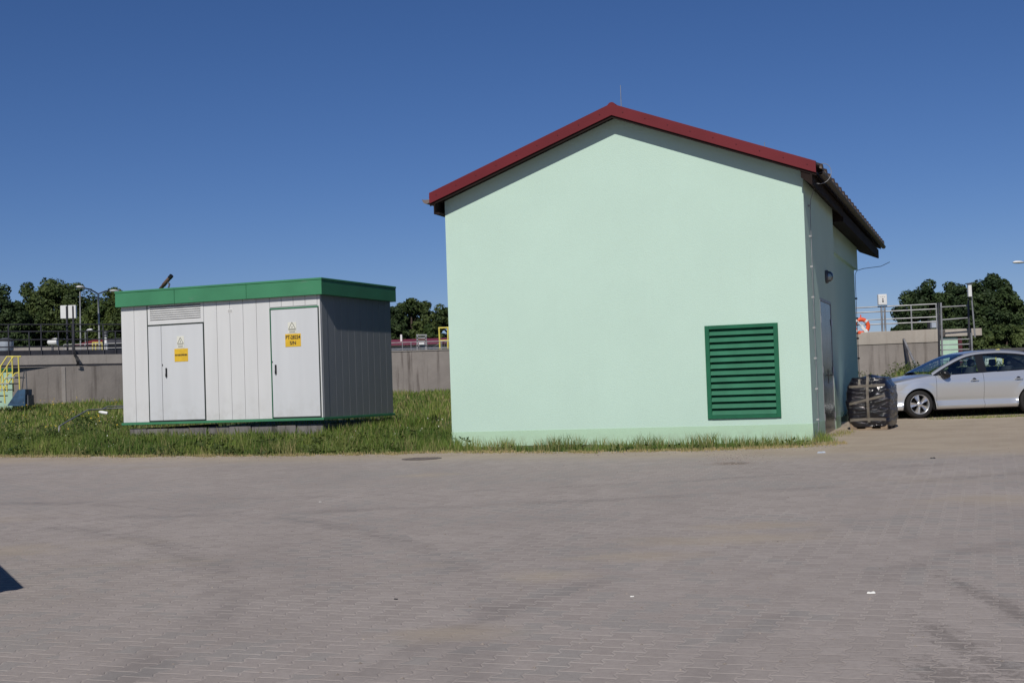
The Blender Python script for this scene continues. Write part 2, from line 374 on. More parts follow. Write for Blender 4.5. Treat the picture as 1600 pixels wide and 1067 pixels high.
# ------------------------------------------------------------------ mesh builder
WM = {}
class MB:
    def __init__(s): s.v = []; s.f = []; s.mi = []; s.sm = []; s.mats = []
    def _m(s, m):
        m = M[m] if isinstance(m, str) else m
        if m not in s.mats: s.mats.append(m)
        return s.mats.index(m)
    def add(s, vs, fs, m, smooth=False):
        o = len(s.v); i = s._m(m)
        s.v += [Vector(p) for p in vs]
        for f in fs: s.f.append([o + a for a in f]); s.mi.append(i); s.sm.append(smooth)
        return s
    def box(s, c, size, m, ax=None, bev=0):
        ax = ax or (Vector((1, 0, 0)), Vector((0, 1, 0)), Vector((0, 0, 1)))
        c = Vector(c); h = [x / 2 for x in size]
        if bev <= 0:
            vs = [c + ax[0] * (h[0] * a) + ax[1] * (h[1] * b) + ax[2] * (h[2] * d) for a in (-1, 1) for b in (-1, 1) for d in (-1, 1)]
            return s.add(vs, [(0, 1, 3, 2), (4, 6, 7, 5), (0, 4, 5, 1), (2, 3, 7, 6), (0, 2, 6, 4), (1, 5, 7, 3)], m)
        # chamfered box: 24 verts
        vs = []; idx = {}
        for a in (-1, 1):
            for b in (-1, 1):
                for d in (-1, 1):
                    for kx in range(3):
                        e = [h[0] - bev, h[1] - bev, h[2] - bev]; e[kx] = h[kx]
                        idx[(a, b, d, kx)] = len(vs)
                        vs.append(c + ax[0] * (e[0] * a) + ax[1] * (e[1] * b) + ax[2] * (e[2] * d))
        fs = []
        S = (-1, 1)
        for q in S:
            fs.append([idx[(q, -1, -1, 0)], idx[(q, 1, -1, 0)], idx[(q, 1, 1, 0)], idx[(q, -1, 1, 0)]])
            fs.append([idx[(-1, q, -1, 1)], idx[(1, q, -1, 1)], idx[(1, q, 1, 1)], idx[(-1, q, 1, 1)]])
            fs.append([idx[(-1, -1, q, 2)], idx[(1, -1, q, 2)], idx[(1, 1, q, 2)], idx[(-1, 1, q, 2)]])
        for a in S:
            for b in S:
                fs.append([idx[(a, b, -1, 0)], idx[(a, b, 1, 0)], idx[(a, b, 1, 1)], idx[(a, b, -1, 1)]])
                fs.append([idx[(a, -1, b, 0)], idx[(a, 1, b, 0)], idx[(a, 1, b, 2)], idx[(a, -1, b, 2)]])
                fs.append([idx[(-1, a, b, 1)], idx[(1, a, b, 1)], idx[(1, a, b, 2)], idx[(-1, a, b, 2)]])
                for d in S: fs.append([idx[(a, b, d, 0)], idx[(a, b, d, 1)], idx[(a, b, d, 2)]])
        return s.add(vs, fs, m)
    def bb(s, x0, x1, y0, y1, z0, z1, m, bev=0): return s.box(((x0 + x1) / 2, (y0 + y1) / 2, (z0 + z1) / 2), (abs(x1 - x0), abs(y1 - y0), abs(z1 - z0)), m, bev=bev)
    def bar(s, p, q, wd, ht, m, up=(0, 0, 1)):
        p, q = Vector(p), Vector(q); d = (q - p); L = d.length; d.normalize()
        upv = Vector(up); x = d.cross(upv)
        if x.length < 1e-4: x = Vector((1, 0, 0))
        x.normalize(); z = x.cross(d)
        return s.box((p + q) / 2, (wd, L, ht), m, (x, d, z))
    def tube(s, pts, r, m, seg=8, caps=True):
        pts = [Vector(p) for p in pts]; n = len(pts)
        rs = r if isinstance(r, (list, tuple)) else [r] * n
        vs = []; fs = []; px = None
        for i, p in enumerate(pts):
            d = (pts[min(i + 1, n - 1)] - pts[max(i - 1, 0)]).normalized()
            if px is None:
                px = d.cross(Vector((0, 0, 1)))
                if px.length < 1e-3: px = Vector((1, 0, 0))
            px = (px - d * px.dot(d)).normalized(); py = d.cross(px)
            for j in range(seg):
                a = 2 * math.pi * j / seg
                vs.append(p + (px * math.cos(a) + py * math.sin(a)) * rs[i])
        for i in range(n - 1):
            for j in range(seg):
                k2 = (j + 1) % seg; fs.append((i * seg + j, i * seg + k2, (i + 1) * seg + k2, (i + 1) * seg + j))
        s.add(vs, fs, m, True)
        if caps: s.add(vs[:seg], [list(range(seg))[::-1]], m); s.add(vs[-seg:], [list(range(seg))], m)
        return s
    def lathe(s, c, axis, prof, m, seg=32, smooth=True):
        c = Vector(c); ax = Vector(axis).normalized(); x = ax.orthogonal().normalized(); y = ax.cross(x)
        vs = []; fs = []; n = len(prof)
        for j in range(seg):
            a = 2 * math.pi * j / seg; d = x * math.cos(a) + y * math.sin(a)
            for r, h in prof: vs.append(c + d * r + ax * h)
        for j in range(seg):
            k2 = (j + 1) % seg
            for i in range(n - 1): fs.append((j * n + i, k2 * n + i, k2 * n + i + 1, j * n + i + 1))
        return s.add(vs, fs, m, smooth)
    def prism(s, poly, ext, m):
        poly = [Vector(p) for p in poly]; e = Vector(ext); n = len(poly)
        fs = [list(range(n)), list(range(n, 2 * n))[::-1]] + [(i, (i + 1) % n, n + (i + 1) % n, n + i) for i in range(n)]
        return s.add(poly + [p + e for p in poly], fs, m)
    def quad(s, a, b, c, d, m, smooth=False): return s.add([a, b, c, d], [(0, 1, 2, 3)], m, smooth)
    def grid(s, rows, m, smooth=True, closed=False):
        n = len(rows[0]); vs = [p for r in rows for p in r]; fs = []
        for i in range(len(rows) - 1):
            for j in range(n - 1 if not closed else n):
                k2 = (j + 1) % n; fs.append((i * n + j, i * n + k2, (i + 1) * n + k2, (i + 1) * n + j))
        return s.add(vs, fs, m, smooth)
    def build(s, name, parent=None, world=False, label=None):
        me = bpy.data.meshes.new(name)
        vs = s.v
        if world and parent is not None:
            inv = WM[parent.name].inverted(); vs = [inv @ p for p in vs]
        me.from_pydata([tuple(p) for p in vs], [], s.f)
        for m in s.mats: me.materials.append(m)
        me.polygons.foreach_set('material_index', s.mi); me.polygons.foreach_set('use_smooth', s.sm)
        me.update()
        o = bpy.data.objects.new(name, me); col.objects.link(o)
        if parent is not None:
            o.parent = parent; WM[o.name] = WM[parent.name]
        else: WM[o.name] = Matrix.Identity(4)
        if label: o['label'] = label
        return o
def recalc(o):
    import bmesh
    b = bmesh.new(); b.from_mesh(o.data); bmesh.ops.recalc_face_normals(b, faces=b.faces); b.to_mesh(o.data); b.free(); return o
def tag(o, label=None, cat=None, group=None, kind=None):
    if label: o['label'] = label
    if cat: o['category'] = cat
    if group: o['group'] = group
    if kind: o['kind'] = kind
    return o
def thing(name, loc, rz, label, cat, group=None):
    o = bpy.data.objects.new(name, None); col.objects.link(o); o.empty_display_size = .2
    o.location = loc; o.rotation_euler = (0, 0, rz)
    WM[o.name] = Matrix.Translation(Vector(loc)) @ Matrix.Rotation(rz, 4, 'Z')
    return tag(o, label, cat, group)
def text_geo(body, size):
    cu = bpy.data.curves.new('txt', 'FONT'); cu.body = body; cu.size = size; cu.align_x = 'CENTER'; cu.align_y = 'CENTER'
    cu.resolution_u = 3; cu.offset = size * .032
    o = bpy.data.objects.new('txt', cu); col.objects.link(o)
    dg = bpy.context.evaluated_depsgraph_get(); dg.update(); me = o.evaluated_get(dg).to_mesh()
    vs = [v.co.copy() for v in me.vertices]; fs = [list(p.vertices) for p in me.polygons]
    o.evaluated_get(dg).to_mesh_clear(); bpy.data.objects.remove(o); bpy.data.curves.remove(cu)
    return vs, fs

# ------------------------------------------------------------------ ground
K = gnd(1271, 690)
Cd = Vector((math.cos(YC), math.sin(YC), 0)); Dd = Vector((-math.sin(YC), math.cos(YC), 0))
EDGE = [(-60, 52.2)] + [(gnd(px, py).x, gnd(px, py).y) for px, py in ((0, 713), (200, 713), (400, 712), (600, 709), (706, 706), (900, 706), (1100, 703), (1240, 698), (1308, 692))]
def edge_y(x, wob=True):
    e = interp(EDGE, x)
    if wob: e += .14 * noise.noise(Vector((x * 1.1, 3.1, 0))) + .07 * noise.noise(Vector((x * 6, 7.7, 0)))
    return e
def side_x(y): return K.x + (y - K.y) * (Dd.x / Dd.y)
def edge_r(x): return 30.35 - .06 * (x - 8) + .12 * noise.noise(Vector((x * 1.3, 9.1, 0)))
XR = EDGE[-1][0]
def grass_t(x, y):
    """distance inside the lawn (negative on the paving)"""
    if x <= XR: return y - edge_y(x)
    if y > 22.9 and x < side_x(y) - .05: return .4
    return y - edge_r(x)
def ground_z(x, y):
    t = grass_t(x, y)
    if t < 0: return .02 * y - .06 if y > -30 else -.66
    z = .02 * y - .03 + (.17 if x < 6 else .28) * ss(.1, 2.2, t) * (1 - .85 * ss(-1.6, -.6, x) * (1 - ss(5, 7, x)) * (y < 26)) + max(0, y - 28) * .018
    if y < 44: z += .04 * noise.noise(Vector((x * .5, y * .5, 0))) * ss(.3, 2, t)
    return min(z, 1.5)
xs = sorted(set([-3000, -1500, -700, -350, -180, -100, -70, -50, -40] + [-32 + .5 * i for i in range(0, 129)] + [40, 50, 70, 100, 180, 350, 700, 1500, 3000]))
ys = sorted(set([-3000, -1000, -300, -100, -50, -20, 0, 10, 16, 19] + [20 + .2 * i for i in range(0, 65)] + [33.5, 34, 35, 36, 38, 40, 42, 44, 46, 48, 50, 54, 60, 70, 90, 120, 180, 300, 600, 1200, 3000]))
g = MB(); g.grid([[Vector((x, y, ground_z(x, y))) for x in xs] for y in ys], 'soil')
tag(g.build('ground'), kind='structure')
# paving: one planar sheet z = 0.02 y
poly = [(-60, -18)] + [(60, -18), (60, edge_r(60) + .1)]
x = 16.0
while x > side_x(30.3) - .3: poly.append((x, edge_r(x) + .04)); x -= .4
poly.append((side_x(29.8) - .6, 29.9))
poly.append((K.x - .2, K.y + .35)); poly.append((XR - .6, K.y + .05))
x = XR - .1
while x > -16: poly.append((x, edge_y(x) + .03)); x -= .12
poly.append((-60, 52.2))
g = MB(); g.add([Vector((a, b, .02 * b)) for a, b in poly], [list(range(len(poly)))], 'paving')
tag(g.build('paving'), kind='structure')

# ------------------------------------------------------------------ pump building
RX, RZ, RS = -3.17, 5.90, .375          # ridge x, top of roof, pitch
def roof_z(x): return RZ - RS * abs(x - RX)
WL, LEN, W1 = -6.42, 12.4, 4.6
b = thing('utility_building', K, YC, 'tall mint green rendered gable building with red verge boards and green louvre', 'building')
wl = MB()
def wt(x): return roof_z(x) - .20
def gpoly(pts, y=0): wl.add([(px, y, pz) for px, pz in pts], [list(range(len(pts)))], 'mint_plaster')
LX0, LX1, LZ0, LZ1 = -1.69, -.57, .475, 1.945
gpoly([(WL, .3), (LX0, .3), (LX0, wt(LX0)), (RX, wt(RX)), (WL, wt(WL))])
gpoly([(LX0, .3), (LX1, .3), (LX1, LZ0), (LX0, LZ0)])
gpoly([(LX0, LZ1), (LX1, LZ1), (LX1, wt(LX1)), (LX0, wt(LX0))])
gpoly([(LX1, .3), (0, .3), (0, wt(0)), (LX1, wt(LX1))])
for (a, c, d, e) in ((LX0, LZ0, LX1, LZ0), (LX1, LZ0, LX1, LZ1), (LX1, LZ1, LX0, LZ1), (LX0, LZ1, LX0, LZ0)):
    wl.quad((a, 0, c), (d, 0, e), (d, .25, e), (a, .25, c), 'mint_plaster')
# right side wall with the door opening, step back, rear part
D0, D1, DH = 1.78, 3.66, 2.49
ET = 4.36
def sq(x, y0, y1, z0, z1, mat='mint_plaster'): wl.quad((x, y0, z0), (x, y1, z0), (x, y1, z1), (x, y0, z1), mat)
sq(0, 0, D0, .3, ET + .1); sq(0, D1, W1, .3, ET + .1); sq(0, D0, D1, DH, ET + .1)
wl.quad((0, D0, -.1), (-.14, D0, -.1), (-.14, D0, DH), (0, D0, DH), 'mint_plaster')
wl.quad((0, D1, -.1), (-.14, D1, -.1), (-.14, D1, DH), (0, D1, DH), 'mint_plaster')
wl.quad((0, D0, DH), (0, D1, DH), (-.14, D1, DH), (-.14, D0, DH), 'mint_plaster')
wl.quad((0, W1, .3), (-.3, W1, .3), (-.3, W1, ET + .1), (0, W1, ET + .1), 'mint_plaster')
sq(-.3, W1, LEN, .3, ET + .1)
wl.bb(-.5, -.22, W1 + .02, LEN + .12, ET - .62, ET - .02, 'mint_plaster')
wl.add([(-.3, LEN, .3), (WL, LEN, .3), (WL, LEN, wt(WL)), (RX, LEN, wt(RX)), (-.3, LEN, wt(-.3))], [[0, 1, 2, 3, 4]], 'mint_plaster')
wl.quad((WL, 0, .3), (WL, LEN, .3), (WL, LEN, wt(WL)), (WL, 0, wt(WL)), 'mint_plaster')
wl.build('wall', b)
p = MB(); z0 = -.5
p.bb(WL - .004, .004, -.004, .05, z0, .3, 'mint_plinth')
p.bb(-.06, .004, .05, D0, z0, .3, 'mint_plinth'); p.bb(-.06, .004, D1, W1 + .004, z0, .3, 'mint_plinth')
p.bb(-.36, -.296, W1 + .004, LEN + .004, z0, .3, 'mint_plinth'); p.bb(WL - .004, WL + .06, .05, LEN, z0, .3, 'mint_plinth')
p.bb(WL, -.36, LEN - .05, LEN + .004, z0, .3, 'mint_plinth')
p.build('plinth', b)
# roof
Y0, Y1 = -.30, 14.8
rf = MB()
XE, XW = .30, -6.62
per, amp = .62, .075
ny = int((Y1 - Y0 - .04) / (per / 10))
for sgn, xe in ((1, XE), (-1, XW)):
    rows = []; rows2 = []
    for i in range(ny + 1):
        y = Y0 + .04 + (Y1 - Y0 - .04) * i / ny
        hz = amp * abs(math.sin(math.pi * (y - Y0) / per)) ** .8
        rows.append([Vector((lerp(RX, xe, t), y, roof_z(lerp(RX, xe, t)) - .075 + hz)) for t in (0, .33, .66, 1)])
        rows2.append([Vector((q.x, q.y, q.z - .022)) for q in rows[-1]])
    rf.grid(rows, 'brown_tile'); rf.grid(rows2, 'brown_tile')
    rf.grid([[r[-1] for r in rows], [r[-1] for r in rows2]], 'brown_tile')
    # board deck under the tiles
    rf.prism([(RX, Y0 + .03, roof_z(RX) - .105), (xe - sgn * .08, Y0 + .03, roof_z(xe) - .105 + .08 * RS), (xe - sgn * .08, Y0 + .03, roof_z(xe) - .20 + .08 * RS), (RX, Y0 + .03, roof_z(RX) - .20)], (0, Y1 - Y0 - .05, 0), 'brown_board')
# half round cover tiles ending at the eaves
for sgn, xe in ((1, XE), (-1, XW)):
    yc = Y0 + per / 2
    while yc < Y1 - .1:
        arc = [(.155 * math.cos(a), .10 * math.sin(a)) for a in np.linspace(0, math.pi, 9)]
        xa, xb = xe + sgn * .035, xe - sgn * 1.2
        zo = -.085
        fr_ = [Vector((xa, yc + u, roof_z(xa) + zo + w_)) for u, w_ in arc]; bk_ = [Vector((xb, yc + u, roof_z(xb) + zo + w_)) for u, w_ in arc]
        rf.grid([fr_, bk_], 'brown_tile'); rf.add(fr_, [list(range(9))], 'tile_end'); yc += per
roof = rf.build('roof', b)
rc = MB(); rc.tube([(RX, Y0 + .03, RZ - .045), (RX, Y1, RZ - .045)], .075, 'red_sheet', 12); rc.build('ridge_cap', roof)
for xe in (XW + .02, XE - .045):
    vb = MB(); n = Vector((0, -1, 0))
    vb.prism([(RX, Y0, RZ), (xe, Y0, roof_z(xe)), (xe, Y0, roof_z(xe) - .19), (RX, Y0, RZ - .20)], (0, .022, 0), 'red_sheet')
    vb.prism([(RX, Y0 + .022, RZ), (xe, Y0 + .022, roof_z(xe)), (xe, Y0 + .022, roof_z(xe) - .016), (RX, Y0 + .022, RZ - .016)], (0, .12, 0), 'red_sheet')
    vb.prism([(RX, Y0 + .03, RZ - .203), (xe, Y0 + .03, roof_z(xe) - .193), (xe, Y0 + .03, roof_z(xe) - .235), (RX, Y0 + .03, RZ - .245)], (0, .03, 0), 'brown_board')
    sg = 1 if xe > RX else -1
    for t in np.linspace(.06, .96, 9):
        x = lerp(RX, xe, t); vb.lathe((x, Y0 - .004, roof_z(x) - .095), (0, -1, 0), [(.008, 0), (.008, .004), (0, .005)], 'dark_red', 8)
    vb.build('verge_board', roof)
sf = MB()
sf.bb(.155, .185, Y0 + .03, W1 + .25, 4.24, 4.42, 'brown_board')
sf.bb(.157, .187, W1 + .26, Y1 - .5, 4.15, 4.37, 'brown_board')
sf.build('fascia', roof)
so = MB()
so.prism([(.004, Y0 + .06, 4.40), (.154, Y0 + .06, 4.27), (.154, Y0 + .06, 4.25), (.004, Y0 + .06, 4.38)], (0, W1 + .19 - Y0, 0), 'brown_board')
so.prism([(-.30, W1 + .26, 4.36), (.156, W1 + .26, 4.17), (.156, W1 + .26, 4.15), (-.30, W1 + .26, 4.34)], (0, Y1 - .5 - W1 - .26, 0), 'brown_board')
so.bb(-.30, .15, W1 + .2, W1 + .255, 4.15, 4.42, 'brown_board')
so.bb(XW + .12, WL, Y0 + .03, Y1 - .1, 4.22, 4.26, 'brown_board'); so.bb(XW + .09, XW + .115, Y0 + .03, Y1 - .1, 4.23, 4.46, 'brown_board')
so.prism([(.002, Y0 + .045, 4.55), (.154, Y0 + .045, 4.50), (.154, Y0 + .045, 4.25), (.002, Y0 + .045, 4.37)], (0, .012, 0), 'brown_board')
so.build('soffit', roof)
gt = MB()
prof = [(.075 * math.cos(a), .075 * math.sin(a)) for a in np.linspace(math.pi, 2 * math.pi, 11)]
gx, gz = XW - .045, 4.50
gt.grid([[Vector((gx + u, y, gz + w_)) for u, w_ in prof] for y in (Y0 + .02, Y1)], 'gutter_grey')
gt.grid([[Vector((gx + u * .93, y, gz + w_ * .93)) for u, w_ in prof] for y in (Y0 + .02, Y1)], 'gutter_grey')
gt.add([Vector((gx + u, Y0 + .02, gz + w_)) for u, w_ in prof], [list(range(11))], 'gutter_grey')
gt.tube([(gx - .078, Y0 + .02, gz), (gx - .078, Y1, gz)], .01, 'gutter_grey', 6)
gt.build('gutter', roof)
gt = MB(); gx, gz = XE + .01, roof_z(XE) - .14
prof = [(.06 * math.cos(a), .06 * math.sin(a)) for a in np.linspace(math.pi, 2 * math.pi, 9)]
gt.grid([[Vector((gx + u, y, gz + w_)) for u, w_ in prof] for y in (Y0 + .12, Y1 - .4)], 'brown_tile')
for i in range(24): gt.bb(gx - .1, gx + .064, Y0 + .3 + i * .58, Y0 + .325 + i * .58, gz + .0, gz + .008, 'gutter_grey')
gt.build('gutter', roof)
# louvre
lv = thing('louvre', (0, 0, 0), 0, None, None); lv.parent = b; WM[lv.name] = WM[b.name]
fr = MB(); fw = .075
fx0, fx1, fz0, fz1 = -1.745, -.508, .42, 2.0
fr.bb(fx0, fx0 + fw, -.035, .06, fz0, fz1, 'green_frame', .004); fr.bb(fx1 - fw, fx1, -.035, .06, fz0, fz1, 'green_frame', .004)
fr.bb(fx0 + fw, fx1 - fw, -.034, .06, fz0, fz0 + fw * .8, 'green_frame'); fr.bb(fx0 + fw, fx1 - fw, -.034, .06, fz1 - fw * .8, fz1, 'green_frame')
fr.build('frame', lv)
bk = MB(); bk.quad((LX0, .24, LZ0), (LX1, .24, LZ0), (LX1, .24, LZ1), (LX0, .24, LZ1), 'louvre_back'); bk.build('backing', lv)
nz = 13; pz = (fz1 - fz0 - fw * 1.6) / nz
for i in range(nz):
    s_ = MB(); zb = fz0 + fw * .8 + i * pz
    s_.prism([(fx0 + fw, -.028, zb + .004), (fx0 + fw, -.022, zb), (fx0 + fw, .05, zb + pz * .87), (fx0 + fw, .044, zb + pz * .87 + .006)], (fx1 - fx0 - 2 * fw, 0, 0), 'green_louvre')
    s_.build('slat', lv)
lv.name = 'louvre'
# steel double door in the side wall
dr = MB(); ym = (D0 + D1) / 2
dr.bb(-.06, -.012, D0 + .05, ym - .003, .02, DH - .05, 'door_steel', .004); dr.bb(-.06, -.012, ym + .003, D1 - .05, .02, DH - .05, 'door_steel', .004)
door = dr.build('door', b)
df = MB(); df.bb(-.14, .006, D0 + .002, D0 + .05, -.1, DH - .002, 'galvanised'); df.bb(-.14, -.004, D1 - .05, D1 - .002, -.1, DH - .002, 'galvanised')
df.bb(-.139, .004, D0 + .05, D1 - .05, DH - .05, DH - .003, 'galvanised'); df.bb(-.2, .02, D0 + .05, D1 - .05, -.1, .015, 'concrete_pale'); df.build('frame', door)
dh = MB(); dh.bb(-.012, -.002, ym + .05, ym + .09, .95, 1.2, 'black_plastic'); dh.tube([(-.002, ym + .07, 1.1), (.05, ym + .07, 1.1), (.05, ym + .21, 1.1)], .011, 'black_plastic', 8); dh.build('handle', door)
for z in (.35, 1.2, 2.1):
    for y in (D0 + .055, D1 - .055):
        hg = MB(); hg.tube([(.0, y, z - .06), (.0, y, z + .06)], .014, 'steel', 8); hg.build('hinge', door)
# wall lamp
la = MB(); la.lathe((0, 2.9, 2.93), (1, 0, 0), [(.12, .0), (.125, .02), (.12, .05), (.0, .05)], 'grey_metal', 20); lamp = la.build('wall_lamp', b)
lg = MB(); lg.lathe((.05, 2.9, 2.93), (1, 0, 0), [(.1, 0), (.095, .04), (.06, .08), (0, .09)], 'lamp_glass', 20); lg.build('lamp_cover', lamp)
# lightning conductor: rods on the roof, wire down the wall
for (x, y, h) in ((RX + .02, .35, .45), (-1.1, 3.4, .5)):
    rd = MB(); rd.tube([(x, y, roof_z(x) - .05), (x, y, roof_z(x) + h)], [.009, .005], 'galvanised', 6); rd.build('lightning_rod', roof)
wr = MB()
wr.tube([(.30 + .17 * math.cos(a) - .02, Y0 + .5 + .25 * math.sin(a * .7), 4.47 + .20 * math.sin(a)) for a in np.linspace(2.3, -1.9, 18)], .005, 'pale_steel', 6)
wr.tube([(.12, .62, 4.3), (.05, .60, 4.1), (.035, .58, 3.9), (.03, .56, 2.2), (.03, .58, 1.2), (.03, .56, -.1)], .006, 'galvanised', 6)
for i in range(8):
    z = .35 + i * .52; wr.bb(-.002, .045, .55, .59, z - .015, z + .015, 'pale_steel')
wr.build('conductor_wire', b)
wr = MB(); wr.tube([(-.28, LEN + .03, .2), (-.28, LEN + .03, 3.62), (-.24, LEN + .06, 3.72), (-.1, LEN + .3, 3.78), (.3, LEN + .9, 3.86), (.5, LEN + 1.2, 3.98)], .007, 'black_plastic', 6)
for i in range(6): wr.bb(-.31, -.25, LEN + .004, LEN + .05, .5 + i * .5, .54 + i * .5, 'black_plastic')
wr.build('conductor_wire', b)

# ------------------------------------------------------------------ transformer kiosk
S = at(505, 656, 26.5)
kk = thing('transformer_kiosk', S, YA, 'white panelled transformer kiosk with green fascia and two doors on the grass', 'kiosk')
KX, KD, KH = -4.56, 2.97, 2.42
wl = MB()
wl.bb(KX + .012, -.012, .012, KD - .012, .04, KH, 'seam_pale')
def strips(x0, x1, z0, z1, pitch=.285):
    n = max(1, round((x1 - x0) / pitch)); wd = (x1 - x0) / n
    for i in range(n): wl.bb(x0 + i * wd + .004, x0 + (i + 1) * wd - .004, 0, .05, z0, z1, 'white_panel', .003)
D1A, D1B, D1T = -3.93, -2.60, 1.96
D2A, D2B, D2T = -1.10, -.03, 2.14
strips(KX, D1A, .05, KH); strips(D1B, D2A, .05, KH); strips(D2A, -.06, D2T + .04, KH); wl.bb(-.055, -.001, .001, .05, .05, KH, 'white_panel', .003)
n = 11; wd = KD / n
for i in range(n): wl.bb(-.05, 0.004 if i == 0 else 0, i * wd + .004 + (.05 if i == 0 else 0), (i + 1) * wd - .004, .05, KH, 'white_panel_shaded', .004)
for i in range(n): wl.bb(KX, KX + .05, i * wd + .054, (i + 1) * wd - .004 if i < n - 1 else KD - .01, .05, KH, 'white_panel', .004)
for i in range(16): wl.bb(KX + .06 + i * .277, KX + .06 + (i + 1) * .277 - .008, KD - .05, KD, .05, KH, 'white_panel')
wl.build('wall', kk)
si = MB(); si.bb(KX - .03, .03, -.03, KD + .02, 0, .045, 'green_trim', .004); si.build('base_frame', kk)
fo = MB(); random.seed(4)
x = KX + .08
while x < -.1:
    wd = random.choice((.42, .5, .58)); x2 = min(x + wd, -.06)
    fo.box(((x + x2) / 2, .2 + random.uniform(-.015, .015), -.36 + random.uniform(-.01, .01)), (x2 - x - .012, .24, .56), 'foundation', bev=.012); x += wd
y = .33
while y < KD - .1:
    y2 = min(y + .5, KD - .05); fo.box((-.2 + random.uniform(-.01, .01), (y + y2) / 2, -.36), (.24, y2 - y - .012, .56), 'foundation', bev=.012)
    fo.box((KX + .2, (y + y2) / 2, -.36), (.24, y2 - y - .012, .56), 'foundation', bev=.012); y += .5
fo.build('foundation', kk)
rf = MB(); o_ = .10
rf.bb(KX - .06, o_, -o_, KD + .08, 2.365, 2.645, 'green_trim', .006)
rf.bb(KX - .068, o_ + .008, -o_ - .008, KD + .088, 2.645, 2.685, 'green_trim', .006)
for x in (-3.2, -1.55): rf.bb(x - .0015, x + .0015, -o_ - .0095, -o_ - .002, 2.37, 2.68, 'green_frame')
rf.build('roof', kk)
def sign_plates(parent, x0, x1, z0, z1, yf, yx0, yx1, yz0, yz1, lines):
    w_ = MB(); w_.bb(x0, x1, yf - .006, yf, z0, z1, 'white_sign', .001)
    cx = (x0 + x1) / 2; h = z1 - z0; yy = yf - .0075
    def tri(cxx, zb, sd, t, mat):
        a = [Vector((cxx - sd / 2, yy, zb)), Vector((cxx + sd / 2, yy, zb)), Vector((cxx, yy, zb + sd * .866))]
        for i in range(3): w_.bar(a[i], a[(i + 1) % 3], t, .0012, mat, up=(0, 1, 0))
    tri(cx, z0 + h * .38, (x1 - x0) * .82, .011, 'ink_grey')
    zz = z0 + h * .42; s_ = h * .19
    w_.prism([(cx + .006, yy, zz + s_ * 1.3), (cx - .012, yy, zz + s_ * .55), (cx - .001, yy, zz + s_ * .55), (cx - .008, yy, zz), (cx + .012, yy, zz + s_ * .8), (cx + .002, yy, zz + s_ * .8)], (0, -.001, 0), 'ink')
    for i, q in enumerate((.30, .17, .10)): w_.bb(x0 + .012 + .01 * i, x1 - .012 - .01 * i, yf - .0075, yf - .0062, z0 + h * q - .004, z0 + h * q + .004, 'ink_grey')
    w_.build('warning_sign', parent)
    y_ = MB(); y_.bb(yx0, yx1, yf - .006, yf, yz0, yz1, 'yellow_sign', .001)
    for body, size, cz in lines:
        vs_, fs_ = text_geo(body, size); wmax = max(v.x for v in vs_) - min(v.x for v in vs_); fit = min(1, (yx1 - yx0) * .94 / wmax)
        y_.add([Vector(((yx0 + yx1) / 2 + v.x * fit, yf - .0075, cz + v.y)) for v in vs_], fs_, 'ink')
    y_.build('number_plate', parent)
# door 1 with narrow side leaf
d1 = MB(); d1.bb(D1A + .336, D1B - .022, -.012, .03, .075, D1T - .012, 'white_door', .004); d1o = d1.build('door', kk)
sl = MB(); sl.bb(D1A + .022, D1A + .327, -.012, .03, .075, D1T - .012, 'white_door', .004); sl.build('side_leaf', d1o)
f1 = MB(); f1.bb(D1A - .004, D1A + .021, -.004, .03, .05, KH - .01, 'frame_dark'); f1.bb(D1B - .021, D1B + .004, -.004, .03, .05, D1T + .018, 'frame_dark'); f1.bb(D1A + .021, D1B - .021, -.004, .03, D1T - .008, D1T + .018, 'frame_dark'); f1.bb(D1A + .021, D1B - .021, -.004, .03, .048, .075, 'frame_dark'); f1.build('frame', d1o)
bars = MB(); random.seed(9); xq = -3.272
while xq < -3.0:
    wq = random.choice((.014, .018, .024)); bars.bb(xq, xq + wq, -.0205, -.0185, 1.335 + random.choice((0, .004)), 1.372, 'ink'); xq += wq + random.choice((.006, .007, .010))
bars.build('lettering', d1o)
hd = MB(); hd.bb(-3.505, -3.472, -.035, -.012, .93, 1.11, 'black_plastic', .006); hd.bb(-3.50, -3.478, -.05, -.035, .93, 1.0, 'black_plastic', .005); hd.bb(-3.585, -3.572, -.018, -.011, 1.15, 1.19, 'black_plastic'); hd.build('handle', d1o)
sign_plates(d1o, -3.225, -3.06, 1.49, 1.725, -.012, -3.29, -2.975, 1.225, 1.478, [])
d2 = MB(); d2.bb(D2A + .026, D2B - .02, -.012, .03, .075, D2T - .012, 'white_door', .004); d2o = d2.build('door', kk)
f2 = MB(); f2.bb(D2A - .002, D2A + .02, -.008, .03, .05, D2T + .02, 'green_frame'); f2.bb(D2B - .018, D2B + .004, -.004, .03, .05, D2T, 'frame_dark'); f2.bb(D2A + .02, D2B - .018, -.0035, .03, D2T - .014, D2T - .001, 'frame_dark'); f2.bb(D2A + .02, D2B + .002, -.01, .03, D2T, D2T + .022, 'green_trim'); f2.bb(D2A + .02, D2B - .018, -.004, .03, .048, .075, 'frame_dark'); f2.build('frame', d2o)
hd = MB(); hd.bb(-1.005, -.972, -.035, -.012, .90, 1.08, 'black_plastic', .006); hd.bb(-1.0, -.978, -.05, -.035, .90, .97, 'black_plastic', .005); hd.bb(-1.066, -1.053, -.018, -.011, 1.12, 1.15, 'black_plastic'); hd.build('handle', d2o)
sign_plates(d2o, -.70, -.515, 1.665, 1.875, -.012, -.765, -.425, 1.41, 1.655, [('PT-28224', .098, 1.585), ('S/N', .092, 1.475)])
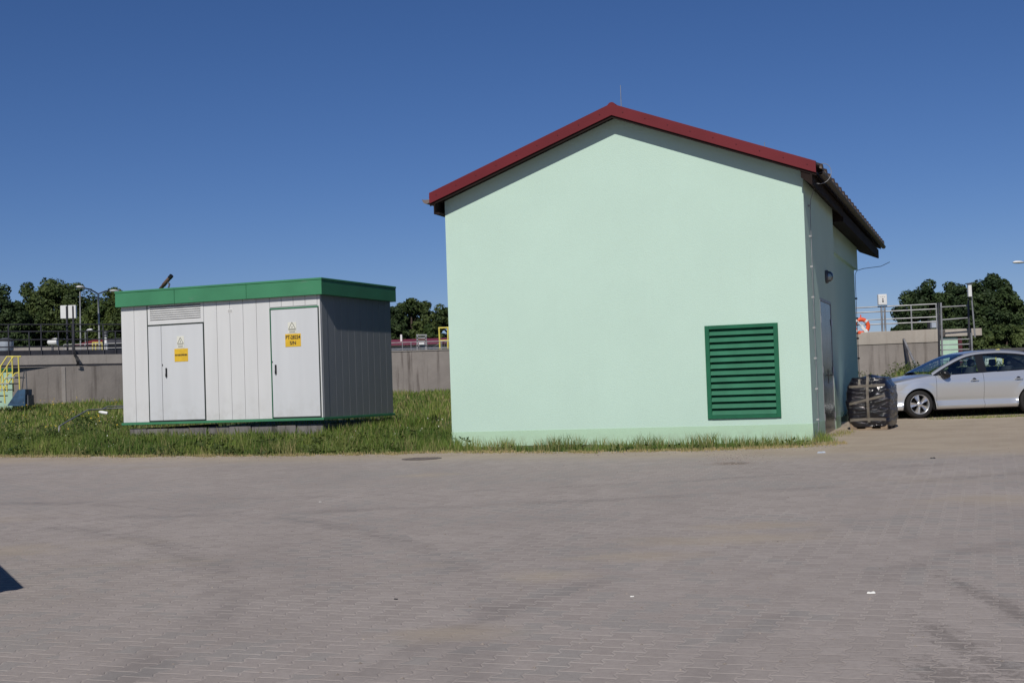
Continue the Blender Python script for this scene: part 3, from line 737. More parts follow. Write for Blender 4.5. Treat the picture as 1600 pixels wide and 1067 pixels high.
# ventilation grille above door 1
gr = MB(); gr.bb(D1A + .02, D1B, -.006, .03, D1T + .02, KH - .02, 'white_panel'); gro = gr.build('vent_grille', kk)
for i in range(7):
    z = D1T + .105 + i * .042; s_ = MB()
    s_.bb(D1A + .075, D1B - .065, -.0075, -.006, z, z + .019, 'seam_dark'); s_.prism([(D1A + .075, -.006, z + .019), (D1A + .075, -.024, z + .014), (D1A + .075, -.024, z + .017), (D1A + .075, -.006, z + .026)], (D1B - D1A - .14, 0, 0), 'white_panel')
    s_.build('slat', gro)
st = MB(); st.bb(-2.05, -1.93, -.003, 0.0, 2.12, 2.2, 'white_plastic')
for i in range(3): st.bb(-2.04, -1.94, -.0045, -.0031, 2.135 + i * .02, 2.142 + i * .02, 'ink_grey')
st.build('sticker', kk)
# pole end leaning over the roof
pt = thing('inclined_pipe', S, YA, 'rusty brown pipe slanting up from the roof of the white kiosk', 'pipe')
q0 = Vector((-4.36, .9, 2.66)); q1 = Vector((-3.97, .85, 2.98))
pb = MB(); pb.tube([q0, lerp(q0, q1, .55), lerp(q0, q1, .56), q1], [.036, .036, .043, .04], 'rust', 12); pb.build('pipe', pt)
pc = MB(); pc.tube([q1, q1 + (q1 - q0).normalized() * .07], .046, 'black_plastic', 10); pc.build('end_cap', pt)
pc = MB(); pc.tube([lerp(q0, q1, .8), lerp(q0, q1, .84) + Vector((.05, 0, -.08)), lerp(q0, q1, .78) + Vector((.04, 0, -.13))], .018, 'grey_metal', 8); pc.build('hook', pt)

# ------------------------------------------------------------------ pallet and its wrapped load
PO = gnd(1327, 672); PY = R(-24)
pal = thing('pallet', PO + Vector((.02, 0, 0)), PY, 'wooden pallet under the black wrapped load beside the mint building', 'pallet')
PW, PD = .68, 1.0
for y in (.05, PD / 2, PD - .05):
    q = MB()
    for x in (.06, PW / 2, PW - .06): q.bb(x - .06, x + .06, y - .045, y + .045, .022, .1, 'wood')
    q.bb(0, PW, y - .05, y + .05, 0, .02, 'wood'); q.build('runner', pal)
for i in range(6):
    q = MB(); y = .06 + i * (PD - .12) / 5; q.bb(-.005, PW + .005, y - .055, y + .055, .102, .124, 'wood'); q.build('deck_board', pal)
ld = thing('wrapped_load', PO + Vector((.02, 0, .124)), PY, 'load wrapped in shiny black foil with tan straps on the pallet', 'wrapped load')
f = MB(); random.seed(2)
def foil(u, v):
    """u round the block, v height 0..1"""
    H = .84
    a = u * 2 * math.pi; p_ = 5.6
    cx, cy = math.cos(a), math.sin(a)
    rr = (abs(cx) ** p_ + abs(cy) ** p_) ** (-1 / p_)
    hx, hy = PW / 2 + .05, PD / 2 + .03
    sh = 1 + .065 * math.sin(v * 3.0) - .19 * ss(.72, 1.0, v) ** 1.6 - .03 * (1 - ss(0, .15, v))
    x, y = cx * rr * hx * sh, cy * rr * hy * sh
    z = -.06 + v * (H + .06)
    n1 = noise.noise(Vector((x * 3, y * 3, z * 7))) * .034 + abs(noise.noise(Vector((x * 3.5, y * 3.5, z * 13)))) * .06 + noise.noise(Vector((x * 10, y * 10, z * 26))) * .010
    return Vector((PW / 2 + x * (1 + n1), PD / 2 + y * (1 + n1), z + .02 * noise.noise(Vector((x * 4, y * 4, 2)))))
NU, NV = 180, 90
rows = [[foil(i / NU, j / NV) for i in range(NU)] for j in range(NV + 1)]
top = rows[-1]; cz = Vector((PW / 2, PD / 2, .90))
for t in (.25, .5, .75, .93):
    rows.append([lerp(q, Vector((cz.x, cz.y, .84 + .07 * t + .02 * noise.noise(Vector((q.x * 5, q.y * 5, t * 3))))), t) + Vector((0, 0, 0)) for q in top])
f.grid(rows, 'black_foil', True, True); f.build('foil_block', ld)
def on_front(x, z, off=.012):
    # front face point at x
    best = min((q for j in range(0, NV + 1) for q in (rows[j][i] for i in range(NU)) if q.y < PD * .4), key=lambda q: (q.x - x) ** 2 + (q.z - z) ** 2)
    return Vector((x, best.y - off, z))
def band(pts, wdt):
    q = MB(); rws = []
    for i, (x, z) in enumerate(pts):
        a = pts[max(0, i - 1)]; c = pts[min(len(pts) - 1, i + 1)]
        d = Vector((c[0] - a[0], 0, c[1] - a[1])).normalized(); nrm = Vector((-d.z, 0, d.x))
        P_ = on_front(x, z); rws.append([P_ + nrm * wdt / 2, P_ - nrm * wdt / 2])
    q.grid(rws, 'strap'); q.build('strap', ld)
N = 16
band([(.36 - .01 * t, .02 + .86 * t) for t in np.linspace(0, 1, N)], .05)
band([(.01 + .66 * t, .36 + .15 * t) for t in np.linspace(0, 1, N)], .045)
band([(.01 + .66 * t, .68 + .02 * t) for t in np.linspace(0, 1, N)], .05)
band([(.01 + .66 * t, .06 + .015 * math.sin(3 * t)) for t in np.linspace(0, 1, N)], .05)
band([(.20, .70 + .12 * t) for t in np.linspace(0, 1, 6)], .04)

# ------------------------------------------------------------------ car
CO = gnd(1435.5, 653.5); CYAW = R(7)
ca = thing('parked_car', CO, CYAW, 'silver five door car parked at the edge of the grass right of the pallet', 'car')
ca.scale = (.98, .98, .96)
# local frame: x rearwards from the front axle minus .86, y away from camera (near side at -.85), z up
def L_(s, y, z): return Vector((s - .86, y + .73, z))
HW = [(0, .50), (.04, .60), (.12, .70), (.25, .765), (.5, .82), (.9, .845), (1.5, .85), (3.4, .85), (3.9, .82), (4.25, .75), (4.42, .62), (4.48, .5)]
ZU = [(0, .60), (.06, .68), (.18, .735), (.4, .80), (.8, .875), (1.2, .925), (1.6, .935), (2.4, .965), (3.4, 1.01), (4.0, 1.045), (4.3, 1.03), (4.42, .95), (4.48, .85)]
ZLs = [(0, .24), (.1, .20), (.4, .19), (1.2, .19), (3.2, .19), (4.1, .22), (4.48, .32)]
OFF = [(.16, -.10), (.205, -.03), (.24, -.004), (.275, .002), (.30, -.008), (.345, -.044), (.375, -.046), (.45, -.030), (.56, -.012), (.68, .0), (.76, .002), (.84, -.008), (.92, -.03), (1.0, -.055), (1.1, -.08)]
WR = .355
def zlow(s):
    z = interp(ZLs, s)
    for c in (.86, 3.46):
        if abs(s - c) < WR: z = max(z, .31 + math.sqrt(WR * WR - (s - c) ** 2))
    return z
def side_pt(s, t, side, inset=0):
    z = lerp(zlow(s), smooth_interp(ZU, s), t); hw = smooth_interp(HW, s)
    fl = 0
    for c in (.86, 3.46):
        d = math.hypot(s - c, z - .31)
        fl += .018 * max(0, 1 - max(0, d - WR) / .14)
    k_ = ss(.75, 1.3, s) * (1 - ss(3.3, 3.9, s))
    off = smooth_interp(OFF, z); off = lerp(min(0, off * .6) if z < .6 else off, off, k_)
    return L_(s, side * (hw + off + fl - inset), z)
def s_samples(a, b):
    base = list(np.linspace(a, b, max(3, int((b - a) / .05))))
    for c in (.86, 3.46):
        for ang in np.linspace(0, math.pi, 25):
            x = c + WR * .9999 * math.cos(ang)
            if a < x < b: base.append(x)
    return sorted(set(round(float(x), 5) for x in base))
TT = [i / 40 for i in range(41)]
def side_panel(mb, a, b, side, mat='car_paint', inset=0): mb.grid([[side_pt(s, t, side, inset) for t in TT] for s in s_samples(a, b)], mat)
ZT = [(1.18, .935), (1.35, 1.03), (1.6, 1.155), (1.85, 1.265), (2.1, 1.345), (2.4, 1.385), (2.75, 1.395), (3.1, 1.375), (3.45, 1.32), (3.75, 1.23), (4.0, 1.12), (4.15, 1.045)]
ZR = [(1.12, .985), (1.3, 1.07), (1.6, 1.21), (1.9, 1.345), (2.15, 1.42), (2.5, 1.458), (2.9, 1.46), (3.3, 1.43), (3.7, 1.33), (4.0, 1.19), (4.25, 1.07)]
def gh_y(s, z): return smooth_interp(HW, s) - .05 - max(0, z - smooth_interp(ZU, s)) * .46
bd = MB()
for sd_ in (-1, 1):
    side_panel(bd, 0, 1.245, sd_); side_panel(bd, 3.32, 4.48, sd_)
    side_panel(bd, 1.0, 3.34, sd_, 'underbody', .03)      # dark shell behind the doors
    # sill
    bd.grid([[L_(s, sd_ * (smooth_interp(HW, s) - o), z) for o, z in ((.045, .205), (.06, .175), (.15, .16))] for s in np.linspace(1.2, 3.15, 12)], 'underbody')
    # shoulder between doors and glass, body coloured window frame (roof rail)
    bd.grid([[L_(s, sd_ * gh_y(s, smooth_interp(ZT, s) + dz) , smooth_interp(ZT, s) + dz) for dz in (-.0, .012, .03)] + [L_(s, sd_ * (gh_y(s, smooth_interp(ZT, s) + .03) - .05), smooth_interp(ZT, s) + .052)] for s in np.linspace(1.18, 4.15, 50)], 'car_paint')
    # quarter panel below the tail of the side window
    bd.grid([[L_(s, sd_ * gh_y(s, lerp(smooth_interp(ZU, s), max(smooth_interp(ZU, s), smooth_interp(ZT, s)), t)), lerp(smooth_interp(ZU, s), max(smooth_interp(ZU, s), smooth_interp(ZT, s)), t)) for t in (0, .5, 1)] for s in np.linspace(3.62, 4.15, 10)], 'car_paint')
def top_row(s, zc, ye, ze, n=10): return [L_(s, ye * math.cos(math.pi * i / n), ze + (zc - ze) * math.sin(math.pi * i / n) ** .8) for i in range(n + 1)]
# bonnet
bd.grid([top_row(s, smooth_interp(ZU, s) + .05 * ss(0, .3, s), smooth_interp(HW, s) + smooth_interp(OFF, smooth_interp(ZU, s)), smooth_interp(ZU, s)) for s in np.linspace(0, 1.22, 30)], 'car_paint')
# roof
def rr_(s): 
    z = smooth_interp(ZT, s) + .052; return top_row(s, smooth_interp(ZR, s) + .01, gh_y(s, smooth_interp(ZT, s) + .03) - .05, z)
bd.grid([rr_(s) for s in np.linspace(2.02, 3.5, 24)], 'car_paint')
bd.grid([top_row(s, smooth_interp(ZU, s) + .02, smooth_interp(HW, s) - .05, smooth_interp(ZU, s)) for s in np.linspace(4.1, 4.48, 8)], 'car_paint')
# nose and tail faces
for s in (0, 4.48):
    hw = smooth_interp(HW, s); zu = smooth_interp(ZU, s)
    bd.grid([[L_(s, hw * q, lerp(zlow(s), zu, t)) for q in np.linspace(-1, 1, 9)] for t in (0, .5, 1)], 'car_paint')
# wheel arch liners and floor
for c in (.86, 3.46):
    for sd_ in (-1, 1):
        bd.grid([[L_(c + WR * math.cos(a), sd_ * y, .31 + WR * math.sin(a)) for y in (.83, .55)] for a in np.linspace(-.35, math.pi + .35, 24)], 'underbody')
        bd.add([L_(c + WR * math.cos(a), sd_ * .55, .31 + WR * math.sin(a)) for a in np.linspace(-.35, math.pi + .35, 24)], [list(range(24))], 'underbody')
bd.bb(-.7, 3.5, .02, 1.44, .17, .2, 'underbody')
bd.bb(.2, 3.2, .1, 1.36, .5, .9, 'underbody')
body = bd.build('body', ca)
for sd_ in (-1, 1):
    for a, b2, hx in ((1.251, 2.325, 2.11), (2.331, 3.314, 3.12)):
        d = MB(); side_panel(d, a, b2, sd_); dd_ = d.build('door', ca)
        h = MB(); t_ = (.80 - zlow(hx)) / (smooth_interp(ZU, hx) - zlow(hx)); c0 = side_pt(hx, t_, sd_)
        h.lathe(c0 + Vector((0, -sd_ * .004, 0)), (0, sd_, 0), [(.055, 0), (.045, .006), (0, .007)], 'car_trim', 16)
        h.box(c0 + Vector((0, sd_ * .03, .004)), (.19, .018, .026), 'car_paint', bev=.007); h.build('handle', dd_)
    # side windows and pillars
    def win(name, mat, sa, sb, lo=0.0, hi=1.0, off=.0, slant=0):
        q = MB()
        rws = []
        for s in np.linspace(sa, sb, 16):
            r_ = []
            for t in (0, .25, .5, .75, 1):
                s2 = s + slant * t; zb, zt = smooth_interp(ZU, s2) - .005, smooth_interp(ZT, s2) + .002
                zt = max(zt, zb + .002); z = lerp(zb, zt, lerp(lo, hi, t)); r_.append(L_(s2, sd_ * (gh_y(s2, z) + off), z))
            rws.append(r_)
        q.grid(rws, mat); return q.build(name, ca)
    win('side_window', 'car_glass', 1.22, 2.24, off=-.012, slant=0); win('side_window', 'car_glass', 2.42, 3.62, off=-.012)
    win('pillar', 'car_trim', 2.235, 2.425, off=-.004, slant=-.0)
    tr = MB()
    tr.grid([[L_(s, sd_ * (gh_y(s, z) + .003), z) for z in (smooth_interp(ZT, s) - .028, smooth_interp(ZT, s) + .001)] for s in np.linspace(1.28, 3.95, 40)], 'car_trim')
    tr.grid([[L_(s, sd_ * (gh_y(s, smooth_interp(ZU, s) + dz) + .004), smooth_interp(ZU, s) + dz) for dz in (-.005, .016)] for s in np.linspace(1.2, 4.0, 30)], 'car_trim')
    tr.grid([[L_(s, sd_ * (gh_y(s, z) + .003), z) for z in (smooth_interp(ZU, s), max(smooth_interp(ZU, s) + .002, smooth_interp(ZT, s)))] for s in np.linspace(1.18, 1.40, 6)], 'car_trim')
    tr.build('window_trim', ca)
    mr = MB()
    c0 = L_(1.44, sd_ * (gh_y(1.44, .98) + .11), .955)
    mr.add(*[(lambda V, F: (V, F))([c0 + Vector((.105 * math.cos(a) * math.cos(e) - (.04 * math.sin(e)), .11 * math.cos(e) * math.sin(a), .09 * math.sin(e))) for e in np.linspace(-1.57, 1.57, 9) for a in np.linspace(0, 2 * math.pi, 17)[:-1]], [(i * 16 + j, i * 16 + (j + 1) % 16, (i + 1) * 16 + (j + 1) % 16, (i + 1) * 16 + j) for i in range(8) for j in range(16)])][0], 'car_trim', True)
    mr.tube([c0 + Vector((.0, -sd_ * .03, -.05)), c0 + Vector((-.03, -sd_ * .12, -.07))], .022, 'car_trim', 8)
    mr.build('mirror', ca)
    hl = MB()
    hl.grid([[side_pt(s, t, sd_, -.006) for t in (lerp(.66, .80, ss(0, .4, s)), .86, .975)] for s in np.linspace(.06, .36, 8)], 'lamp_glass'); 
    hl.grid([[side_pt(s, t, sd_, -.003) for t in (lerp(.66, .80, ss(0, .4, s)), .86, .975)] for s in np.linspace(.06, .36, 8)], 'grey_metal'); hl.build('headlight', ca)
ws = MB(); ws.grid([rr_(s) for s in np.linspace(1.19, 2.02, 14)], 'car_glass'); ws.build('windscreen', ca)
ws = MB(); ws.grid([rr_(s) for s in np.linspace(3.5, 4.12, 10)], 'car_glass'); ws.build('rear_window', ca)
for (s, y) in ((2.15, -.36), (2.15, .36), (3.0, -.36), (3.0, .36)):
    se = MB()
    se.grid([[L_(s + dx + .17 * (z - .6), y + dy, z) for dx, dy in ((-.06, -.22), (-.08, 0), (-.06, .22), (.06, .22), (.06, -.22))] for z in (.5, .8, 1.05, 1.1)], 'seat_fabric', True, True)
    se.box(L_(s + .12, y, 1.19), (.09, .24, .16), 'seat_fabric', bev=.03); se.build('seat', ca)
dsh = MB(); dsh.box(L_(1.45, 0, .9), (.45, 1.3, .14), 'seat_fabric', bev=.05); dsh.lathe(L_(1.72, -.36, .93), (-.9, 0, .45), [(.175, -.015), (.19, 0), (.175, .015)], 'car_trim', 24); dsh.build('dashboard', ca)
wh_first = None
for s in (.86, 3.46):
    for sd_ in (-1, 1):
        wt_ = thing('wheel', (0, 0, 0), 0, None, None); wt_.parent = ca; wt_.location = L_(s, sd_ * .73, .31)
        if sd_ > 0: wt_.rotation_euler = (0, 0, math.pi)
        if wh_first is None:
            ty = MB(); ty.lathe((0, 0, 0), (0, -1, 0), [(.205, -.09), (.27, -.10), (.298, -.085), (.309, -.04), (.31, .04), (.300, .08), (.285, .097), (.25, .104), (.222, .100), (.205, .085)], 'rubber', 48); t_o = ty.build('tyre', wt_)
            ri = MB(); ri.lathe((0, 0, 0), (0, -1, 0), [(.21, -.08), (.195, -.05), (.19, .06), (.205, .088), (.215, .098), (.219, .094)], 'alloy', 48)
            ri.lathe((0, 0, 0), (0, -1, 0), [(.195, .0), (.0, .0)], 'underbody', 32)
            for i in range(5):
                a = math.pi / 2 + i * 2 * math.pi / 5 + .35
                dx = Vector((math.cos(a), 0, math.sin(a))); px_ = Vector((-math.sin(a), 0, math.cos(a)))
                fr_ = [(.03, .030, .085), (.09, .034, .088), (.15, .050, .085), (.205, .066, .082)]
                ri.grid([[dx * r_ - px_ * h_ + Vector((0, -y_ + .03, 0)), dx * r_ - px_ * (h_ - .006) + Vector((0, -y_, 0)), dx * r_ + Vector((0, -y_ + .008, 0)), dx * r_ + px_ * (h_ - .006) + Vector((0, -y_, 0)), dx * r_ + px_ * h_ + Vector((0, -y_ + .03, 0))] for r_, h_, y_ in fr_], 'alloy', False)
                ri.lathe(dx * .052 * 1.05 + px_ * .03 + Vector((0, -.088, 0)), (0, -1, 0), [(.011, 0), (.011, .004), (0, .005)], 'car_trim', 8)
            ri.lathe((0, 0, 0), (0, -1, 0), [(.06, .08), (.05, .094), (.0, .096)], 'alloy', 20)
            r_o = ri.build('rim', wt_); wh_first = (t_o, r_o)
        else:
            for q in wh_first:
                c = q.copy(); col.objects.link(c); c.parent = wt_

# ------------------------------------------------------------------ railings helper
def railing(name, label, A_, B_, h, posts, rails, r=.024, mat='dark_rail', short=(), kick=0):
    t = thing(name, A_, 0, label, 'railing')
    for f_ in posts:
        q = MB(); P_ = lerp(A_, B_, f_); q.tube([P_ + Vector((0, 0, -.05)), P_ + Vector((0, 0, h))], r * 1.15, mat, 8); q.build('post', t, True)
    for f_ in short:
        q = MB(); P_ = lerp(A_, B_, f_); q.tube([P_, P_ + Vector((0, 0, h * .78))], r, mat, 8); q.build('post', t, True)
    for z in rails:
        q = MB(); q.tube([A_ + Vector((0, 0, z)), B_ + Vector((0, 0, z))], r, mat, 8); q.build('rail', t, True)
    if kick:
        q = MB(); q.bar(A_ + Vector((0, .03, kick / 2 + .01)), B_ + Vector((0, .03, kick / 2 + .01)), .012, kick, mat); q.build('kick_plate', t, True)
    return t
def ring_wall(mb, c, r, r_in, z0, z1, a0, a1, mat, n=60):
    rows = []
    for i in range(n + 1):
        a = lerp(a0, a1, i / n); d = Vector((math.cos(a), math.sin(a), 0)); o = Vector((c[0], c[1], 0))
        rows.append([o + d * r + Vector((0, 0, z0)), o + d * r + Vector((0, 0, z1)), o + d * r_in + Vector((0, 0, z1)), o + d * r_in + Vector((0, 0, z0))])
    mb.grid(rows, mat, False)

# ------------------------------------------------------------------ left: clarifier tank, walkway, railing
lt = thing('settling_tank', (-24.6, 63, 1.2), 0, 'round grey concrete basin with a walkway beam behind the grass at left', 'tank')
w_ = MB(); ring_wall(w_, (-24.6, 63.5), 18.0, 17.6, 1.0, 2.80, 0, 2 * math.pi, 'concrete_wall', 120); w_.build('tank_wall', lt, True)
j = MB(); q = at(99.5, 600, 48.0)
dv = Vector((q.x + 24.6, q.y - 63.5, 0)).normalized(); qq = Vector((-24.6, 63.5, 0)) + dv * 18.012
j.box(Vector((qq.x, qq.y, 2.05)), (.13, .012, 1.5), 'concrete_pale', (Vector((-dv.y, dv.x, 0)), dv, Vector((0, 0, 1)))); j.build('joint_cover', lt, True)
BA, BB = at(-150, 556, 45.4), at(330, 553, 51.4)
bm = MB(); up = Vector((0, 0, 1))
zt_ = 3.2
BA.z = BB.z = zt_
bm.bar(BA - up * .16, BB - up * .16, .5, .32, 'concrete_pale'); bm.bar(BA + Vector((0, .9, -.1)), BB + Vector((0, .9, -.1)), 1.6, .16, 'concrete_pale')
bmo = bm.build('walkway_beam', lt, True)
tr = MB(); tr.bar(BA + Vector((0, -.26, -.36)), BB + Vector((0, -.26, -.36)), .12, .05, 'dark_rail'); tr.build('cable_tray', lt, True)
def frac(px):      # position along the beam that shows at px
    lo, hi = -.5, 1.5
    for _ in range(40):
        m_ = (lo + hi) / 2; P_ = lerp(BA, BB, m_) - CAM; x_ = 800 + FPX * P_.dot(CX) / P_.dot(FWD)
        if x_ < px: lo = m_
        else: hi = m_
    return lo
RA, RB = lerp(BA, BB, .02), lerp(BA, BB, .98)
def fr2(px): return (frac(px) - .02) / .96
railing('railing', 'dark steel railing with four rails on the walkway beam of the left basin', RA, RB, 1.06,
        [fr2(p) for p in (-36, 14, 65, 114, 162)], [1.06, .82, .54, .30], .022, 'dark_rail', [fr2(p) for p in (-10, 46, 92, 137, 181)], .17)
# control boxes on the railing
cb = thing('control_box', lerp(BA, BB, frac(105)), 0, 'white control cabinets on two dark posts above the left railing', 'control box')
P0 = lerp(BA, BB, frac(105)) + Vector((0, .12, 0))
sc_ = 48 / FPX
for dx in (-.02, .20):
    q = MB(); q.tube([P0 + Vector((dx, 0, -.1)), P0 + Vector((dx, 0, 1.7))], .035, 'dark_rail', 8); q.build('post', cb, True)
for dx, wd in ((-.13, .22), (.11, .16), (.245, .10)):
    q = MB(); q.box(P0 + Vector((dx, .06, 1.5)), (wd, .14, .46), 'white_plastic', bev=.012); q.build('cabinet', cb, True)
for i in range(4):
    q = MB(); q.tube([P0 + Vector((.2 + .015 * i, -.06, .25)), P0 + Vector((.24 + .03 * i, -.2, 0)), P0 + Vector((.36 + .035 * i, -.38, -.1)), P0 + Vector((.42 + .025 * i, -.40, -.3)), P0 + Vector((.38 + .02 * i, -.36, -.38))], .014, 'black_plastic', 6); q.build('cable', cb, True)

# yellow stair, green cabin, blue plate at far left
gc0 = at(-60, 628, 44.6); gc1 = at(20, 628, 45.2); zc = 1.35
gc = thing('equipment_cabin', Vector((gc0.x, gc0.y, zc)), math.atan2(gc1.y - gc0.y, gc1.x - gc0.x), 'pale green cabin with dark green roof edge behind the yellow stair', 'cabin')
wdt = (gc1 - gc0).length
q = MB(); q.bb(0, wdt, 0, 1.0, 0, 1.28, 'pale_green', .01); q.build('wall', gc)
q = MB(); q.bb(-.04, wdt + .04, -.04, 1.04, 1.28, 1.38, 'green_frame', .01); q.build('roof', gc)
ys_ = thing('yellow_stair', at(0, 630, 43.2), 0, 'steel stair with yellow handrails in front of the green cabin', 'stair')
def yp(px, py, d=43.2): return at(px, py, d)
for d in (43.2, 44.1):
    dx = 0 if d < 44 else -10
    q = MB(); q.tube([yp(-14 + dx, 610, d), yp(21 + dx, 557, d), yp(33 + dx, 557, d)], .022, 'yellow_paint', 8); q.tube([yp(-4 + dx, 596, d), yp(6 + dx, 608, d), yp(24 + dx, 583, d), yp(30 + dx, 582, d)], .022, 'yellow_paint', 8); q.build('handrail', ys_, True)
    for (a, c) in (((4 + dx, 585), (8 + dx, 630)), ((11 + dx, 572), (11 + dx, 612)), ((28.5 + dx, 557), (31 + dx, 612))):
        q = MB(); q.tube([yp(*a, d), yp(*c, d)], .022, 'yellow_paint', 8); q.build('post', ys_, True)
for i in range(5):
    q = MB(); a = yp(-12 + i * 9, 628 - i * 9.5, 43.6); q.box(a, (.28, .9, .035), 'pale_steel'); q.build('tread', ys_, True)
bp = thing('steel_hopper', at(26, 632, 42.6), 0, 'weathered blue steel hopper beside the yellow stair', 'hopper')
q = MB(); q.prism([at(11, 634, 42.6), at(39, 634, 42.6), at(39.5, 608, 42.6), at(28, 609, 42.6)], (0, .6, 0), 'blue_paint'); q.build('body', bp, True)
q = MB(); q.prism([at(39.7, 633, 42.7), at(44.5, 633, 42.7), at(44, 617, 42.7), at(39.7, 617, 42.7)], (0, .5, 0), 'grey_metal'); q.build('side_box', bp, True)
for a, c in (((40.5, 579), (42.5, 617)), ((38, 579), (34, 610))):
    q = MB(); q.tube([at(*a, 42.9), at(*c, 42.9)], .016, 'grey_metal', 6); q.build('rod', bp, True)

# low pipe rail and litter in the grass
pr = thing('pipe_rail', at(93, 662, 32), 0, 'thin grey pipe rail bent down into the grass left of the kiosk', 'pipe rail')
q = MB(); q.tube([at(92, 675, 31), at(92.5, 666, 31), at(104, 659, 31.6), at(137, 640.5, 33.5), at(155, 639.5, 33.8), at(200, 636.5, 34.2)], .017, 'galvanised', 8); q.build('near_rail', pr, True)
q = MB(); q.tube([at(160, 639, 34.6), at(168, 635, 35), at(205, 634, 35.4)], .016, 'galvanised', 8); q.build('far_rail', pr, True)
lb = thing('plastic_bottle', at(162, 645, 32.5), 0, 'crumpled white plastic bottle lying in the grass below the pipe rail', 'bottle')
q = MB(); q.tube([at(154.5, 643.6, 32.3), at(157, 643.6, 32.3), at(160, 644.3, 32.3), at(168, 645.5, 32.3)], [.02, .03, .04, .035], 'white_plastic', 10); q.build('bottle_body', lb, True)

# ------------------------------------------------------------------ things behind the left basin
def house(name, label, px0, px1, pyb, pyw, pyr, d, wallm, roofm, depth=9, ridge_along=True, cat='house'):
    a, c = at(px0, pyb, d), at(px1, pyb, d); zt2 = at((px0 + px1) / 2, pyw, d).z; zr2 = at((px0 + px1) / 2, pyr, d).z
    z0 = 1.3
    h = thing(name, Vector((a.x, a.y, z0)), 0, label, cat); W = c.x - a.x; hw, hr = zt2 - z0, zr2 - z0
    q = MB(); q.bb(0, W, 0, depth, 0, hw, wallm); q.build('wall', h)
    q = MB(); ov = .5
    if ridge_along:
        q.prism([(-ov, -ov, hw - .05), (-ov, depth / 2, hr), (-ov, depth + ov, hw - .05), (-ov, depth / 2, hr - .18), ][:3], (W + 2 * ov, 0, 0), roofm)
    else:
        q.prism([(-ov, -ov, hw - .05), (W / 2, -ov, hr), (W + ov, -ov, hw - .05)], (0, depth + 2 * ov, 0), roofm)
    q.build('roof', h); return h
h1 = house('far_house', 'distant low house with a red gabled roof behind the left railing', 128, 215, 552, 537, 526, 105, 'grey_metal', 'red_roof')
q = MB(); q.prism([(.2, -2.2, 1.6 + 1.6), (1.9, -2.2, 2.5 + 1.6), (3.7, -2.2, 1.6 + 1.6)], (0, 3, 0), 'red_roof'); q.build('porch_roof', h1)
q = MB(); q.prism([(.5, -2.15, .4), (3.3, -2.15, .4), (3.3, -2.15, 3.3), (1.9, -2.15, 3.95), (.5, -2.15, 3.3)], (0, .2, 0), 'grey_metal'); q.build('porch_front', h1)
fk = thing('far_tank', at(75, 552, 75), 0, 'pale concrete basin rim beyond the left railing', 'tank')
q = MB(); c0 = at(20, 552, 92); ring_wall(q, (c0.x + 2, c0.y), 12, 11.6, 1.3, at(90, 541, 80).z, 0, 2 * math.pi, 'concrete_pale', 80); q.build('tank_wall', fk, True)
cy = thing('silo', at(9, 552, 60), 0, 'grey blue drum shaped vessel with dark lid at the left edge', 'vessel')
b0 = at(9, 552, 60)
q = MB(); q.lathe(Vector((b0.x, b0.y, 0)), (0, 0, 1), [(.30, at(9, 552, 60).z - .3), (.30, at(9, 548, 60).z), (.33, at(9, 547, 60).z), (.33, at(9, 534, 60).z)], 'pale_blue_metal', 24); q.build('drum', cy, True)
q = MB(); zt2 = at(9, 534, 60).z; q.lathe(Vector((b0.x, b0.y, 0)), (0, 0, 1), [(.335, zt2), (.345, zt2 + .05), (.32, zt2 + .10), (.12, zt2 + .16), (0, zt2 + .17)], 'grey_metal', 24); q.build('lid', cy, True)
wb = thing('white_tank', at(82, 535, 78), 0, 'small white horizontal tank seen between the railing posts', 'tank')
q = MB(); a = at(74, 535, 78); q.tube([a, a + Vector((.06, 0, 0)), a + Vector((.45, 0, .02)), a + Vector((.56, 0, .02))], [.05, .14, .22, .2], 'white_plastic', 14); q.build('tank_shell', wb, True)
q = MB(); q.box(a + Vector((.28, 0, -.5)), (.1, .1, .7), 'grey_metal'); q.build('support', wb, True)
vp = thing('vent_stack', at(166, 556, 66), 0, 'white and blue vent stack with a dark cap beside the distant red roof', 'vent stack')
b0 = at(166, 556, 66)
def zz(py): return at(166, py, 66).z
q = MB(); q.lathe((b0.x, b0.y, 0), (0, 0, 1), [(.075, zz(560)), (.075, zz(537)), (.07, zz(536)), (.06, zz(527))], 'white_plastic', 14); q.build('pipe', vp, True)
q = MB(); q.lathe((b0.x, b0.y, 0), (0, 0, 1), [(.09, zz(541)), (.1, zz(539)), (.1, zz(537)), (.08, zz(536))], 'pale_blue_metal', 14); q.build('collar', vp, True)
q = MB(); q.lathe((b0.x, b0.y, 0), (0, 0, 1), [(.1, zz(526)), (.1, zz(524)), (.06, zz(523)), (.1, zz(522)), (.11, zz(517)), (0, zz(516))], 'grey_metal', 14); q.build('cap', vp, True)
gb = house('pump_shed', 'dark grey flat shed behind the left railing next to the vent stack', 169, 240, 556, 534, 524, 80, 'grey_metal', 'dark_roof', 6, cat='shed')
yr = railing('yellow_railing', 'faded yellow railing far off in front of the red roofed house', at(145, 552, 66), at(160, 552, 66), .5, [0, .33, .66, 1], [.5, .34], .03, 'yellow_paint')
sr = railing('far_railing', 'thin pale steel railing beyond the left basin', at(100, 553, 63), at(230, 550, 63), .42, [0, .25, .5, .62, .75, .9, 1], [.42, .22], .018, 'pale_steel')

